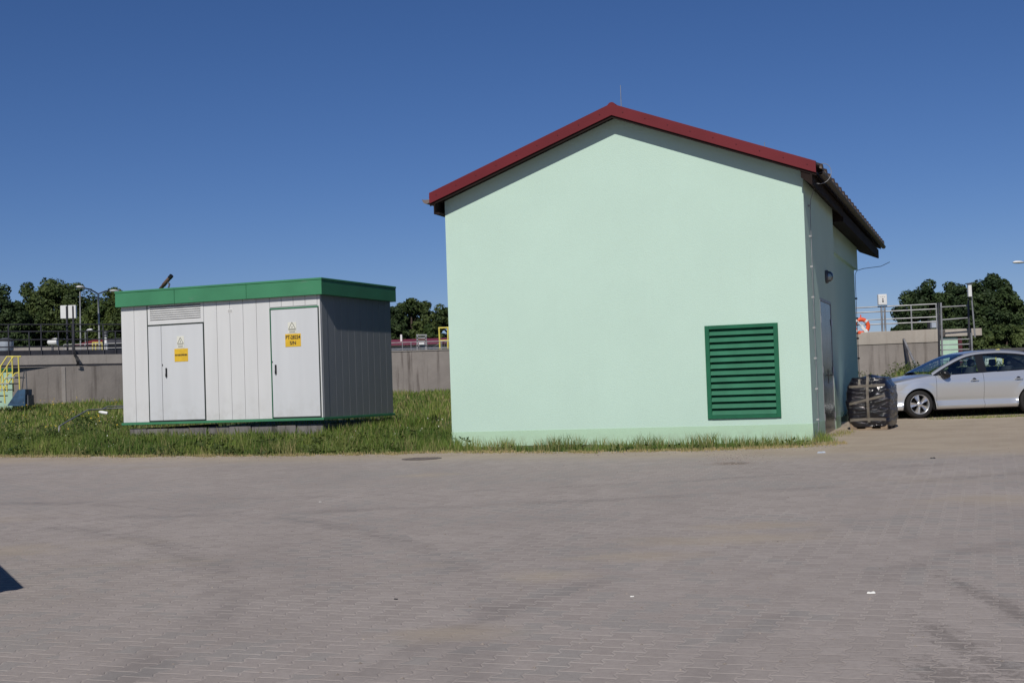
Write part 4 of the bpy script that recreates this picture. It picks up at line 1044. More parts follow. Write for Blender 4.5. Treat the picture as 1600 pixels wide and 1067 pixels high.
# street lamps
def street_lamp(label, px, py_top, d, arms, base_z=1.3, group='street lamps behind the basins', r=.06):
    T = at(px, py_top, d)
    t = thing('street_lamp', Vector((T.x, T.y, base_z)), 0, label, 'street lamp', group)
    q = MB(); q.tube([(T.x, T.y, base_z), (T.x, T.y, lerp(base_z, T.z, .5)), T], [r, r * .85, r * .62], 'pale_steel', 10); q.build('pole', t, True)
    for px2, py2, dd2 in arms:
        E_ = at(px2, py2, dd2); q = MB(); q.tube([T - Vector((0, 0, .04)), lerp(T, E_, .5) + Vector((0, 0, .05)), E_], r * .55, 'grey_metal', 8); q.build('arm', t, True)
        dv = (E_ - T); dv.z = 0; dv.normalize(); sd2 = Vector((-dv.y, dv.x, 0))
        q = MB()
        rw = []
        for u_, ww, hh in ((-.25, .02, .02), (-.15, .10, .05), (.05, .15, .085), (.28, .14, .08), (.42, .07, .04), (.45, .01, .01)):
            c = E_ + dv * u_; rw.append([c + sd2 * (ww * math.cos(a)) + Vector((0, 0, hh * math.sin(a) * (1 if math.sin(a) > 0 else .5))) for a in np.linspace(0, 2 * math.pi, 13)[:-1]])
        q.grid(rw, 'white_plastic', True, True); q.build('lamp_head', t, True)
    return t
street_lamp('tall double arm street lamp in front of the trees left of the kiosk', 153.5, 458, 66, [(128, 449.5, 64.5), (176, 455, 67)])
street_lamp('single arm street lamp whose white head shows at the right edge', 1640, 409, 62, [(1594, 410.5, 61)])
sp = thing('thin_mast', at(125.5, 545, 70), 0, 'thin bare grey mast beneath the left street lamp arm', 'mast')
q = MB(); q.tube([at(126, 556, 70), at(125, 456, 70)], [.04, .03], 'pale_steel', 8); q.build('pole', sp, True)
street_lamp('small low lamp with a short arm half hidden by the left railing', 133, 517, 82, [(139, 516, 81.5)], r=.035)

# ------------------------------------------------------------------ middle: basin between kiosk and building
mt = thing('settling_tank', at(660, 611, 50), 0, 'grey concrete basin with dark rain streaks between kiosk and mint building', 'tank')
c0 = at(640, 611, 66)
q = MB(); ring_wall(q, (c0.x, 66.2), 16.2, 15.8, 1.0, at(660, 548, 50).z, 0, 2 * math.pi, 'concrete_mid', 120); q.build('tank_wall', mt, True)
q = MB(); ring_wall(q, (c0.x, 66.2), 16.23, 15.77, at(660, 548, 50).z + .002, at(660, 546.5, 50).z, 0, 2 * math.pi, 'concrete_pale', 120); q.build('coping', mt, True)
zk = at(660, 548, 50).z
railing('railing', 'thin grey railing on the rim of the middle basin', Vector((at(600, 548, 50.6).x, 50.6, zk)), Vector((at(712, 548, 50.6).x, 50.6, zk)), .34, [.0, .26, .38, .60, .8, 1], [.34, .1], .014, 'galvanised')
yl = thing('yellow_platform', at(688, 548, 51), 0, 'yellow guard rail of a platform at the edge of the mint building', 'platform')
for a, c in (((687.5, 547), (686, 512.5)), ((700, 547), (700, 512)),):
    q = MB(); q.tube([at(*a, 51), at(*c, 51)], .03, 'yellow_paint', 8); q.build('post', yl, True)
for a, c in (((685, 512.5), (725, 511)), ((686.5, 532.5), (725, 531.5))):
    q = MB(); q.tube([at(*a, 51), at(*c, 51)], .03, 'yellow_paint', 8); q.build('rail', yl, True)
q = MB(); q.box(at(706, 546.5, 51.3), (1.0, .8, .08), 'yellow_paint'); q.build('deck', yl, True)
for i in range(4):
    q = MB(); q.tube([at(692 + i * 3, 547, 51.5), at(692 + i * 3, 535.5 - i, 51.5)], .014, 'grey_metal', 6); q.build('baluster', yl, True)
q = MB(); q.tube([at(676, 544, 51.5), at(684, 538, 51.5), at(692, 535, 51.5), at(712, 532, 51.5)], .016, 'grey_metal', 6); q.build('rail', yl, True)
dc = thing('drive_unit', at(659, 546, 54), 0, 'small steel drive unit in a frame on the middle basin', 'machine')
for px in (652, 665.5):
    q = MB(); q.bar(at(px, 551, 54), at(px, 524, 54), .05, .05, 'galvanised'); q.build('post', dc, True)
for py in (523.5, 528, 533, 540):
    q = MB(); q.bar(at(650.5, py, 54), at(667, py, 54), .05, .05, 'galvanised' if py > 525 else 'pale_steel'); q.build('crossbar', dc, True)
q = MB(); q.box(at(659, 537, 54), (.22, .2, .09), 'white_plastic', bev=.01); q.build('gearbox', dc, True)
q = MB(); q.box(at(659, 530.5, 54), (.28, .1, .05), 'rust'); q.build('motor', dc, True)
q = MB(); q.tube([at(656, 549, 54), at(656, 540, 54)], .04, 'grey_metal', 8); q.build('shaft', dc, True)
h2 = house('far_house', 'long white building with a dark red roof beyond the middle basin', 560, 692, 552, 538.5, 524.5, 88, 'white_wall', 'red_roof', 12)
q = MB(); b0 = at(627, 530, 92); q.box(b0 + Vector((0, 0, .05)), (.12, .12, .5), 'white_plastic'); q.build('chimney', h2, True)

# ------------------------------------------------------------------ right: basin, rails, stair
ra_, rb_ = at(1285, 521, 48.75), at(1465, 512, 47.6)
zt3 = 3.06
fx = Vector((rb_.x - ra_.x, rb_.y - ra_.y, 0)); Lr = fx.length; fx.normalize(); fy = Vector((-fx.y, fx.x, 0))
rtk = thing('aeration_tank', Vector((ra_.x, ra_.y, 0)), math.atan2(fx.y, fx.x), 'rectangular concrete basin with a pale upper band behind the silver car', 'tank')
q = MB(); q.bb(0, Lr, .03, 9, .8, 2.62, 'concrete_wall'); q.build('tank_wall', rtk)
q = MB(); q.bb(-.02, Lr + .02, 0, .45, 2.62, zt3, 'concrete_band', .01); q.bb(-.02, .42, .45, 9, 2.62, zt3, 'concrete_band'); q.build('upper_band', rtk)
RA = Vector((ra_.x, ra_.y, zt3)) + fy * .15; RB = Vector((rb_.x, rb_.y, zt3)) + fy * .15
def fr3(px):
    lo, hi = -.5, 1.5
    for _ in range(40):
        m_ = (lo + hi) / 2; P_ = lerp(RA, RB, m_) - CAM; x_ = 800 + FPX * P_.dot(CX) / P_.dot(FWD)
        if x_ < px: lo = m_
        else: hi = m_
    return lo
railing('railing', 'pale steel railing on the basin behind the silver car', RA, RB, .86, [0, fr3(1335), fr3(1425), .995], [.86, .69, .42, .26], .022, 'pale_steel')
P0 = lerp(RA, RB, fr3(1380))
cb = thing('control_box', P0, 0, 'white control box with two buttons on a steel post above the right basin', 'control box')
for dx in (-.05, .06):
    q = MB(); q.tube([P0 + Vector((dx, -.08, -.1)), P0 + Vector((dx, -.08, .88))], .034, 'galvanised', 8); q.build('post', cb, True)
q = MB(); q.box(P0 + Vector((-.02, -.12, 1.09)), (.30, .16, .37), 'white_plastic', bev=.015); q.build('cabinet', cb, True)
for dz, r_ in ((.0, .02), (-.075, .026)):
    q = MB(); q.lathe(P0 + Vector((-.02, -.20, 1.11 + dz)), (0, -1, 0), [(r_, 0), (r_, .02), (0, .022)], 'dark_red' if dz == 0 else 'black_plastic', 12); q.build('button', cb, True)
q = MB()
for i in range(3): q.box(P0 + Vector((-.08 + .06 * i, -.203, 1.19)), (.025, .006, .012), 'ink_grey')
q.build('name_plate', cb, True)
# life ring
P0 = lerp(RA, RB, fr3(1345)) + Vector((0, -.1, .21))
lr = thing('life_ring', P0, 0, 'orange life ring hung on the railing next to the mint building', 'life ring')
q = MB(); q.lathe(P0, (.05, 1, 0), [(.235 + .07 * math.cos(a), .05 * math.sin(a)) for a in np.linspace(0, 2 * math.pi, 13)], 'orange', 36); q.build('ring', lr, True)
for a in (.8, 2.3, 3.9, 5.5):
    q = MB(); dv = Vector((math.cos(a), 0, math.sin(a)))
    q.lathe(P0 + dv * .235, dv.cross(Vector((0, 1, 0))), [(.076, -.035), (.076, .035)], 'white_plastic', 14); q.build('reflective_band', lr, True)
q = MB(); q.tube([P0 + Vector((0, .02, .3)), P0 + Vector((0, .02, .40))], .02, 'orange', 8); q.build('hook', lr, True)
pd = thing('rescue_paddle', P0, 0, 'white paddle slanting across the orange life ring', 'paddle')
q = MB(); q.box(P0 + Vector((.09, -.07, -.13)), (.10, .02, .34), 'white_plastic', (Vector((math.cos(.62), 0, math.sin(.62))), Vector((0, 1, 0)), Vector((-math.sin(.62), 0, math.cos(.62)))), bev=.006); q.build('blade', pd, True)
q = MB(); q.tube([P0 + Vector((-.15, -.07, .19)), P0 + Vector((-.0, -.07, -.01))], .022, 'white_plastic', 8); q.build('shaft', pd, True)
# leaning props
pp = thing('pipe_prop', at(1430, 590, 46.5), 0, 'two steel pipes leaning against the basin wall behind the car bonnet', 'pipes')
for (a, c, mt_) in (((1412, 530, 47.9), (1437, 584, 46.4), 'galvanised'), ((1412, 530, 47.9), (1424, 584, 46.6), 'dark_rail')):
    q = MB(); q.tube([at(*a), at(*c)], .042, mt_, 8); q.build('pipe', pp, True)
# platform and stair right of the basin
ps = thing('stair_platform', at(1470, 590, 47.4), 0, 'steel stair with a concrete landing right of the basin', 'stair')
q = MB(); q.box(at(1497, 520.5, 48.3), (1.25, 1.2, .25), 'concrete_band', bev=.01); q.build('landing', ps, True)
for px, ptop, mt_, d in ((1466, 473, 'dark_rail', 47.2), (1470, 473, 'galvanised', 47.0), (1513, 470, 'dark_rail', 47.2), (1517.5, 520, 'galvanised', 47.0)):
    q = MB(); q.bar(at(px, ptop, d), at(px + 3.2, 592, d), .055, .05, mt_); q.build('stringer', ps, True)
for i, py in enumerate((530.5, 538.5, 546.5, 555, 564, 573, 582)):
    q = MB(); q.box((at(1471, py, 47.15) + at(1514, py - .8, 47.15)) / 2 + Vector((0, .1, 0)), (.95, .22, .035), 'pale_steel'); q.build('tread', ps, True)
for pl, prr in ((480, 477.5), (500, 496.5)):
    q = MB(); q.tube([at(1469, pl, 47.2), at(1514, prr, 47.2)], .022, 'pale_steel', 8); q.build('handrail', ps, True)
# equipment on top of the basin
ej = thing('pump_motor', at(1458, 516, 52), 0, 'small grey motor with a pale cover on the right basin', 'motor')
q = MB(); q.box(at(1459, 507, 52), (.24, .3, .27), 'pale_blue_metal', bev=.02); q.build('cover', ej, True)
q = MB(); q.tube([at(1451, 520, 52), at(1451, 499, 52)], .05, 'black_plastic', 8); q.build('shaft', ej, True)
gh = thing('equipment_cabin', at(1466, 590, 54), 0, 'pale green hut with a dark red corner post behind the steel stair', 'cabin')
a, c = at(1440, 590, 54), at(1499, 590, 54); zt4 = at(1480, 526, 54).z
q = MB(); q.bb(a.x, c.x, 54, 57, 1.2, zt4, 'pale_green'); q.build('wall', gh, True)
q = MB(); q.bb(c.x + .003, c.x + .16, 53.98, 57, 1.2, zt4, 'dark_red'); q.build('corner_post', gh, True)
q = MB(); q.bb(a.x - .1, c.x + .2, 53.9, 57.1, zt4, zt4 + .1, 'dark_roof'); q.build('roof', gh, True)
# tall post with white sensor box
tp = thing('sensor_post', at(1516, 560, 46.6), 0, 'tall steel post with a narrow white box at its top beside the stair', 'post')
q = MB(); q.tube([at(1523.5, 527, 46.6), at(1516.5, 446, 46.6)], .028, 'galvanised', 8); q.build('post', tp, True)
q = MB(); q.box(at(1515, 454, 46.5), (.115, .12, .42), 'white_plastic', bev=.01); q.build('cabinet', tp, True)
q = MB(); q.box(at(1514, 443.2, 46.5), (.20, .2, .03), 'grey_metal'); q.build('rain_cap', tp, True)
q = MB(); q.box(at(1513.5, 462.5, 46.55), (.03, .03, .3), 'black_plastic'); q.build('clamp', tp, True)
lh = house('low_building', 'low white building with a dark flat roof seen over the car roof', 1541, 1700, 592, 550.5, 543, 66, 'white_wall', 'dark_roof', 8, cat='building')
lh_r = [o for o in lh.children if o.name.startswith('roof')][0]
W_ = at(1700, 592, 66).x - at(1541, 592, 66).x; zb_ = at(1600, 549, 66).z - 1.3; zt_r = at(1600, 543, 66).z - 1.3
q = MB(); q.bb(-.15, W_ + .15, -.3, 8.3, zb_, zt_r, 'dark_roof'); lh_r.data = q.build('roof', lh).data
bpy.data.objects.remove([o for o in lh.children if o.name.startswith('roof') and o != lh_r][0])
ybar = thing('yellow_hoop', at(1556, 549, 62), 0, 'bent yellow rail standing in front of the low white building', 'rail')
q = MB(); q.tube([at(1556, 575, 62), at(1556, 546.5, 62), at(1560, 546, 62), at(1567, 549.5, 62), at(1567, 575, 62)], .03, 'yellow_paint', 8); q.build('rail', ybar, True)

# ------------------------------------------------------------------ trees
def crown_mesh(name, seed, RX_, RY_, RZ_, nclump, per, leaf, mat, clump_r=.26, low=.0):
    rng = np.random.default_rng(seed)
    cs = []
    for i in range(nclump):
        while True:
            p_ = rng.uniform(-1, 1, 3); r_ = np.linalg.norm(p_)
            if .25 < r_ < 1 and p_[2] > -.85 + low: break
        if rng.random() < .62: p_ = p_ / r_ * rng.uniform(.75, 1.0)
        lob = 1 + .22 * noise.noise(Vector((p_[0] * 1.8 + seed, p_[1] * 1.8, p_[2] * 1.8)))
        cs.append(p_ * lob)
    cs = np.array(cs) * np.array([RX_, RY_, RZ_])
    cr = clump_r * RX_ * rng.uniform(.5, 1.15, nclump)
    idx = np.repeat(np.arange(nclump), per); n = len(idx)
    d = rng.normal(size=(n, 3)); d /= np.linalg.norm(d, axis=1)[:, None]
    rad = rng.uniform(.45, 1.05, n) ** .6
    P = cs[idx] + d * (cr[idx] * rad)[:, None] * np.array([1, 1, .78])
    nrm = d + rng.normal(size=(n, 3)) * .55 + np.array([0, 0, .35]); nrm /= np.linalg.norm(nrm, axis=1)[:, None]
    t1 = np.cross(nrm, rng.normal(size=(n, 3))); t1 /= np.linalg.norm(t1, axis=1)[:, None]; t2 = np.cross(nrm, t1)
    sz = (leaf * rng.uniform(.55, 1.25, n))[:, None]
    V = np.empty((n, 4, 3)); V[:, 0] = P - t1 * sz * .6; V[:, 1] = P - t2 * sz * .38 + t1 * sz * .05; V[:, 2] = P + t1 * sz * .65; V[:, 3] = P + t2 * sz * .38
    me = bpy.data.meshes.new(name); me.vertices.add(n * 4); me.vertices.foreach_set('co', V.reshape(-1))
    me.loops.add(n * 4); me.loops.foreach_set('vertex_index', np.arange(n * 4, dtype=np.int32))
    me.polygons.add(n); me.polygons.foreach_set('loop_start', np.arange(0, n * 4, 4, dtype=np.int32))
    me.update(calc_edges=True); me.materials.append(M[mat]); return me, cs
def tree(label, px, py_top, d, halfw, seed, mat, nclump=150, per=230, leaf=.21, base=1.4, trunk=.22, name='tree', group='trees behind the basins', low=0, clump_r=.30):
    T = at(px, py_top, d); H = T.z - base
    t = thing(name, Vector((T.x, d, base)), 0, label, 'tree', group)
    rx = halfw * d / FPX; rz = H * (1 - trunk) / 2
    me, cs = crown_mesh('crown', seed, rx, rx * .85, rz, nclump, per, leaf, mat, clump_r, low)
    o = bpy.data.objects.new('crown', me); col.objects.link(o); o.parent = t; o.location = (0, 0, H - rz * 1.02); WM[o.name] = WM[t.name]
    q = MB(); tr_ = max(.12, H * .028); cz_ = H - rz
    q.tube([(0, 0, -.3), (.05, 0, H * trunk), (0, .05, cz_), (0, 0, cz_ + rz * .6)], [tr_ * 1.3, tr_, tr_ * .65, tr_ * .2], 'bark', 8)
    rng = random.Random(seed)
    for i in range(9):
        a = rng.uniform(0, 6.28); z = lerp(H * trunk, cz_ + rz * .2, rng.random()); e = Vector((math.cos(a) * rx * .7, math.sin(a) * rx * .6, z + rz * rng.uniform(.25, .6)))
        q.tube([(0, 0, z), e * .5 + Vector((0, 0, z * .5)), e], [tr_ * .45, tr_ * .3, tr_ * .12], 'bark', 6)
    q.build('trunk', t); return t
tree('dark broadleaf tree cut by the left edge of the picture', 2, 455, 118, 42, 1, 'leaf_b')
tree('tall round dark tree left of the double arm lamp', 88, 436, 122, 66, 2, 'leaf_a', 230)
tree('pale green tree directly behind the double arm lamp', 178, 455, 112, 50, 3, 'leaf_c', 170)
tree('lower shadowed tree between the two left trees', 40, 470, 128, 34, 4, 'leaf_b', 80)
tree('low bushy tree under the lamp arm by the red roofed house', 128, 474, 130, 40, 5, 'leaf_a', 90)
tree('dark low tree just left of the kiosk roof', 205, 470, 106, 34, 16, 'leaf_a', 90)
tree('taller tree right behind the kiosk corner with sky gaps', 642, 464, 118, 40, 6, 'leaf_a', 100, 187, .20)
tree('small leaning tree in the gap near the mint wall', 668, 472, 126, 17, 7, 'leaf_b', 45, 153, .20)
tree('tree partly hidden by the left edge of the mint wall', 702, 474, 122, 34, 8, 'leaf_a', 90, 187, .20)
tree('bushy tree at the right end of the kiosk roof', 612, 478, 112, 26, 9, 'leaf_b', 70)
tree('round bush in front of the trees over the middle basin', 668, 502, 108, 26, 21, 'leaf_c', 60, 187, .20, trunk=.08)
tree('wide dark tree left of the sensor post', 1442, 443, 104, 44, 10, 'leaf_b', 130, 221, .20, trunk=.12)
tree('broad dark tree right of the sensor post with sky gaps', 1545, 434, 100, 52, 11, 'leaf_b', 150, 221, .20, trunk=.15)
tree('lower tree between the two dark right trees', 1490, 448, 110, 46, 12, 'leaf_b', 120, 187, .20, trunk=.12)
tree('dark shrub tree sloping down at the right edge', 1575, 470, 108, 26, 13, 'leaf_b', 60, 187, .20, trunk=.1)
for i, (px, py, hw, lb_, mt_) in enumerate(((1530, 512, 30, 'green bush under the sensor post behind the car', 'leaf_a'), (1572, 505, 32, 'wide bush above the low dark roof', 'leaf_a'), (1612, 500, 36, 'bush cut off by the right edge', 'leaf_b'), (1420, 500, 34, 'dark bush behind the right railing', 'leaf_b'), (1478, 505, 32, 'dark bush behind the stair landing', 'leaf_b'))):
    tree(lb_, px, py, 90, hw, 30 + i, mt_, 70, 187, .20, trunk=.03, name='bush', group='bushes behind the right basin')
for o in bpy.data.objects:
    if o.name.startswith('bush'): o['category'] = 'bush'
# far wood on the horizon
rng = np.random.default_rng(5)
V = []; n = 26000
xx = rng.uniform(-130, 170, n); yy = rng.uniform(300, 320, n)
hh = np.array([4.5 + 3.5 * noise.noise(Vector((x * .03, 2, 0))) + 2 * noise.noise(Vector((x * .12, 5, 0))) for x in xx])
zz_ = 1.5 + hh * rng.uniform(0, 1, n) ** .7
P = np.stack([xx, yy, zz_], 1); nr = rng.normal(size=(n, 3)) + np.array([0, -.6, .5]); nr /= np.linalg.norm(nr, axis=1)[:, None]
t1 = np.cross(nr, rng.normal(size=(n, 3))); t1 /= np.linalg.norm(t1, axis=1)[:, None]; t2 = np.cross(nr, t1); sz = rng.uniform(.5, 1.0, n)[:, None]
V = np.stack([P - t1 * sz, P - t2 * sz * .6, P + t1 * sz, P + t2 * sz * .6], 1)
me = bpy.data.meshes.new('far_wood'); me.vertices.add(n * 4); me.vertices.foreach_set('co', V.reshape(-1)); me.loops.add(n * 4); me.loops.foreach_set('vertex_index', np.arange(n * 4, dtype=np.int32)); me.polygons.add(n); me.polygons.foreach_set('loop_start', np.arange(0, n * 4, 4, dtype=np.int32)); me.update(calc_edges=True); me.materials.append(M['leaf_far'])
o = bpy.data.objects.new('far_wood', me); col.objects.link(o); tag(o, 'distant low wood along the horizon behind everything', 'wood', kind='stuff')

# ------------------------------------------------------------------ grass
def blades(name, pts, hs, widths, dry, shade, mat, label, cat, seed=1, lean=.5):
    rng = np.random.default_rng(seed); n = len(pts)
    P = np.array(pts); h = np.array(hs); wd = np.array(widths)
    a = rng.uniform(0, 2 * np.pi, n); la = rng.uniform(0, 2 * np.pi, n); ln = rng.uniform(.05, lean, n) * h
    sx = np.stack([np.cos(a), np.sin(a), np.zeros(n)], 1) * (wd / 2)[:, None]
    L = np.stack([np.cos(la), np.sin(la), np.zeros(n)], 1)
    up = np.stack([np.zeros(n), np.zeros(n), h], 1)
    V = np.empty((n, 5, 3)); V[:, 0] = P - sx; V[:, 1] = P + sx
    mid = P + up * .55 + L * (ln * .35)[:, None]
    V[:, 2] = mid + sx * .75; V[:, 3] = mid - sx * .75; V[:, 4] = P + up * np.clip(1 - (ln / h) * .3, .6, 1)[:, None] + L * ln[:, None]
    me = bpy.data.meshes.new(name); me.vertices.add(n * 5); me.vertices.foreach_set('co', V.reshape(-1))
    base = (np.arange(n) * 5)[:, None]
    li = np.concatenate([base + np.array([[0, 1, 2, 3]]), base + np.array([[3, 2, 4]])], 1).reshape(-1).astype(np.int32)
    me.loops.add(n * 7); me.loops.foreach_set('vertex_index', li)
    ls = np.stack([np.arange(n) * 7, np.arange(n) * 7 + 4], 1).reshape(-1).astype(np.int32)
    me.polygons.add(n * 2); me.polygons.foreach_set('loop_start', ls); me.update(calc_edges=True)
    for nm, val in (('dry', dry), ('shade', shade)):
        at_ = me.attributes.new(nm, 'FLOAT', 'POINT'); at_.data.foreach_set('value', np.repeat(np.array(val, dtype=np.float32), 5))
    me.materials.append(M[mat]); o = bpy.data.objects.new(name, me); col.objects.link(o); return tag(o, label, cat, kind='stuff')
rng = random.Random(11)
ks, kc = math.sin(-YA), math.cos(-YA)
def in_kiosk(x, y, m=0):
    dx, dy = x - S.x, y - S.y; u = dx * math.cos(YA) + dy * math.sin(YA); v_ = -dx * math.sin(YA) + dy * math.cos(YA)
    return KX + .1 - m < u < -.1 + m and .1 - m < v_ < KD - .1 + m
def in_bld(x, y):
    dx, dy = x - K.x, y - K.y; u = dx * Cd.x + dy * Cd.y; v_ = dx * Dd.x + dy * Dd.y
    return WL - .02 < u < .02 and -.02 < v_ < LEN
pts, hs, wd, dr_, sh = [], [], [], [], []
def put(x, y, h, w_, dry, shade):
    pts.append((x, y, ground_z(x, y) - .01)); hs.append(h); wd.append(w_); dr_.append(dry); sh.append(shade)
def patch(x, y): return min(1, max(0, .5 + 1.0 * noise.noise(Vector((x * .8, y * .8, 4))))), min(1, max(0, .5 + .9 * noise.noise(Vector((x * 2.1, y * 2.1, 8)))))
# front strip (near the paving)
for _ in range(52000):
    x = rng.uniform(-12.5, XR + .1); t = rng.random() ** 1.2 * 3.2 - .10; y = edge_y(x) + t
    if in_bld(x, y) or in_kiosk(x, y): continue
    if t > 1 and x > -1 : continue
    a, c = patch(x, y)
    near = 1 - ss(-.05, .25 + .75 * c * c, t)
    if rng.random() < near * .6 or (c < .22 and rng.random() < .6): continue
    h = lerp(.05, .17, ss(0, .5, t)) * rng.uniform(.55, 1.6) * (.5 + 1.0 * c)
    if x > -.9: h *= .85
    put(x, y, h, rng.uniform(.007, .013), min(1, max(0, near * rng.uniform(.2, 1.1) + (rng.random() < .07 + .16 * c) * rng.uniform(.2, .7))), min(1, max(0, rng.gauss(.12 + .75 * a, .22))))
# dry tufts and creeping bits on the paving edge
for _ in range(14000):
    x = rng.uniform(-12.5, XR + .1); t = -abs(rng.gauss(0, .17)); y = edge_y(x) + t
    if noise.noise(Vector((x * 2.3, t * 5, 1))) < -.05 or in_bld(x, y): continue
    pts.append((x, y, .02 * y)); hs.append(rng.uniform(.015, .06)); wd.append(.012); dr_.append(min(1, max(0, rng.gauss(.75, .3)))); sh.append(rng.random())
# tuft in front of the gable, taller seed stalks
for _ in range(700):
    x = rng.uniform(-2, XR - .3); y = edge_y(x) + rng.uniform(.1, .6)
    if in_bld(x, y) or rng.random() < .6: continue
    put(x, y, rng.uniform(.14, .36), .006, rng.uniform(.3, .9), .5)
# lawn behind
for _ in range(150000):
    y = 27 + 21 * rng.random() ** .8
    x = rng.uniform(-.52 * y, .56 * y)
    px = 800 + FPX * x / y
    if not (-40 < px < 215 or 590 < px < 730 or 1325 < px < 1640) and rng.random() < .55: continue
    t = grass_t(x, y)
    if t < 0 or in_bld(x, y) or in_kiosk(x, y): continue
    a, c = patch(x, y)
    far = ss(27, 46, y)
    h = lerp(.10, .15, far) * rng.uniform(.4, 1.6) * (.6 + .8 * a) * (lerp(.35, 1, ss(0, 3.0, t)) if x > 5 else 1)
    put(x, y, h, rng.uniform(.012, .02) + .012 * far, (rng.random() < .10 + .32 * c) * rng.uniform(.25, .9), min(1, max(0, rng.gauss(.08 + .8 * a, .22))))
# weeds around the kiosk and against the basins
for _ in range(9000):
    r_ = rng.random()
    if r_ < .5:
        u, v_ = (rng.uniform(KX - .3, .5), rng.uniform(-.45, .15)) if rng.random() < .55 else (rng.uniform(-.1, .5), rng.uniform(-.3, KD + 1))
        x = S.x + u * math.cos(YA) - v_ * math.sin(YA); y = S.y + u * math.sin(YA) + v_ * math.cos(YA); h = rng.uniform(.12, .36) * (.7 if v_ < 0 else 1)
    elif r_ < .8:
        y = rng.uniform(44, 46.5); x = rng.uniform(-18, -12); h = rng.uniform(.1, .26)
    else:
        y = rng.uniform(45.5, 47.3); x = rng.uniform(11, 17); h = rng.uniform(.15, .4)
    if grass_t(x, y) < 0 or in_bld(x, y): continue
    put(x, y, h, rng.uniform(.012, .03), (rng.random() < .2) * rng.uniform(.2, .7), rng.uniform(.1, .8))
# sparse weeds on the paving edge by the car
for _ in range(900):
    x = rng.uniform(8.6, 12.6); y = 29.1 + rng.gauss(0, .12) + .03 * (x - 8)
    if rng.random() < .5: x = rng.gauss(9.9, .5)
    pts.append((x, y, .02 * y)); hs.append(rng.uniform(.02, .07)); wd.append(.012); dr_.append(rng.uniform(0, .6)); sh.append(rng.random())
for _ in range(260):
    a = rng.uniform(0, 1); x = lerp(5.5, 6.2, a) + rng.gauss(0, .1); y = lerp(24.4, 26.0, a) + rng.gauss(0, .12)
    pts.append((x, y, .02 * y)); hs.append(rng.uniform(.02, .06)); wd.append(.01); dr_.append(rng.uniform(.2, .8)); sh.append(rng.random())
blades('grass', pts, hs, wd, dr_, sh, 'grass_blades', 'uneven green lawn with dry tufts in front of and around the buildings', 'grass')
# broad leaved weeds: small leaf quads
def leafy(name, spots, mat, label, cat, leaf, seed):
    rg = np.random.default_rng(seed); Ps = []
    for (x, y, z, r_, h_, n_) in spots:
        q = rg.normal(size=(n_, 3)) * np.array([r_, r_, 0]) * .5; q[:, 2] = rg.uniform(0, h_, n_); Ps.append(q + np.array([x, y, z]))
    P = np.concatenate(Ps); n = len(P); nr = rg.normal(size=(n, 3)) + np.array([0, -.3, .8]); nr /= np.linalg.norm(nr, axis=1)[:, None]
    t1 = np.cross(nr, rg.normal(size=(n, 3))); t1 /= np.linalg.norm(t1, axis=1)[:, None]; t2 = np.cross(nr, t1); sz = (leaf * rg.uniform(.5, 1.2, n))[:, None]
    V = np.stack([P - t1 * sz, P - t2 * sz * .5, P + t1 * sz, P + t2 * sz * .5], 1)
    me = bpy.data.meshes.new(name); me.vertices.add(n * 4); me.vertices.foreach_set('co', V.reshape(-1)); me.loops.add(n * 4); me.loops.foreach_set('vertex_index', np.arange(n * 4, dtype=np.int32)); me.polygons.add(n); me.polygons.foreach_set('loop_start', np.arange(0, n * 4, 4, dtype=np.int32)); me.update(calc_edges=True); me.materials.append(M[mat])
    o = bpy.data.objects.new(name, me); col.objects.link(o); return tag(o, label, cat, kind='stuff')
sp_ = []
for _ in range(230):
    x = rng.uniform(-13, -.9); t = rng.uniform(.3, 3.0); y = edge_y(x) + t
    if in_kiosk(x, y) or in_bld(x, y): continue
    sp_.append((x, y, ground_z(x, y), .22, rng.uniform(.08, .2), 45))
for _ in range(70):
    y = rng.uniform(44.5, 46.8); x = rng.uniform(11, 16.5); sp_.append((x, y, ground_z(x, y), .4, rng.uniform(.2, .5), 60))
for _ in range(60):
    x = rng.uniform(-15, -8); y = rng.uniform(29, 36); sp_.append((x, y, ground_z(x, y), .35, rng.uniform(.12, .3), 50))
for _ in range(26):
    x = rng.uniform(-.5, 4.8); y = edge_y(x) + rng.uniform(.12, .4)
    if in_bld(x, y): continue
    sp_.append((x, y, ground_z(x, y), .2, rng.uniform(.05, .16), 9))
leafy('weeds', sp_, 'leaf_c', 'broad leaved weeds scattered through the lawn', 'weeds', .042, 3)
fl = []
for _ in range(34):
    x = rng.gauss(-14.9, 1.3); y = rng.uniform(42.5, 45.5); fl.append((x, y, ground_z(x, y) + .12, .3, .25, 5))
for _ in range(26):
    x = rng.uniform(-13, -9); y = rng.uniform(31, 38); fl.append((x, y, ground_z(x, y) + .12, .2, .15, 3))
leafy('yellow_flowers', fl, 'flower_yellow', 'small yellow wild flowers in front of the left basin', 'flowers', .026, 4)
fl = []
for _ in range(60):
    x = rng.uniform(-11, -.6); y = edge_y(x) + rng.uniform(.6, 9)
    if in_kiosk(x, y, .2) or in_bld(x, y): continue
    fl.append((x, y, ground_z(x, y) + .1, .15, .12, 3))
leafy('white_flowers', fl, 'flower_white', 'tiny white clover flowers dotted over the lawn', 'flowers', .016, 6)

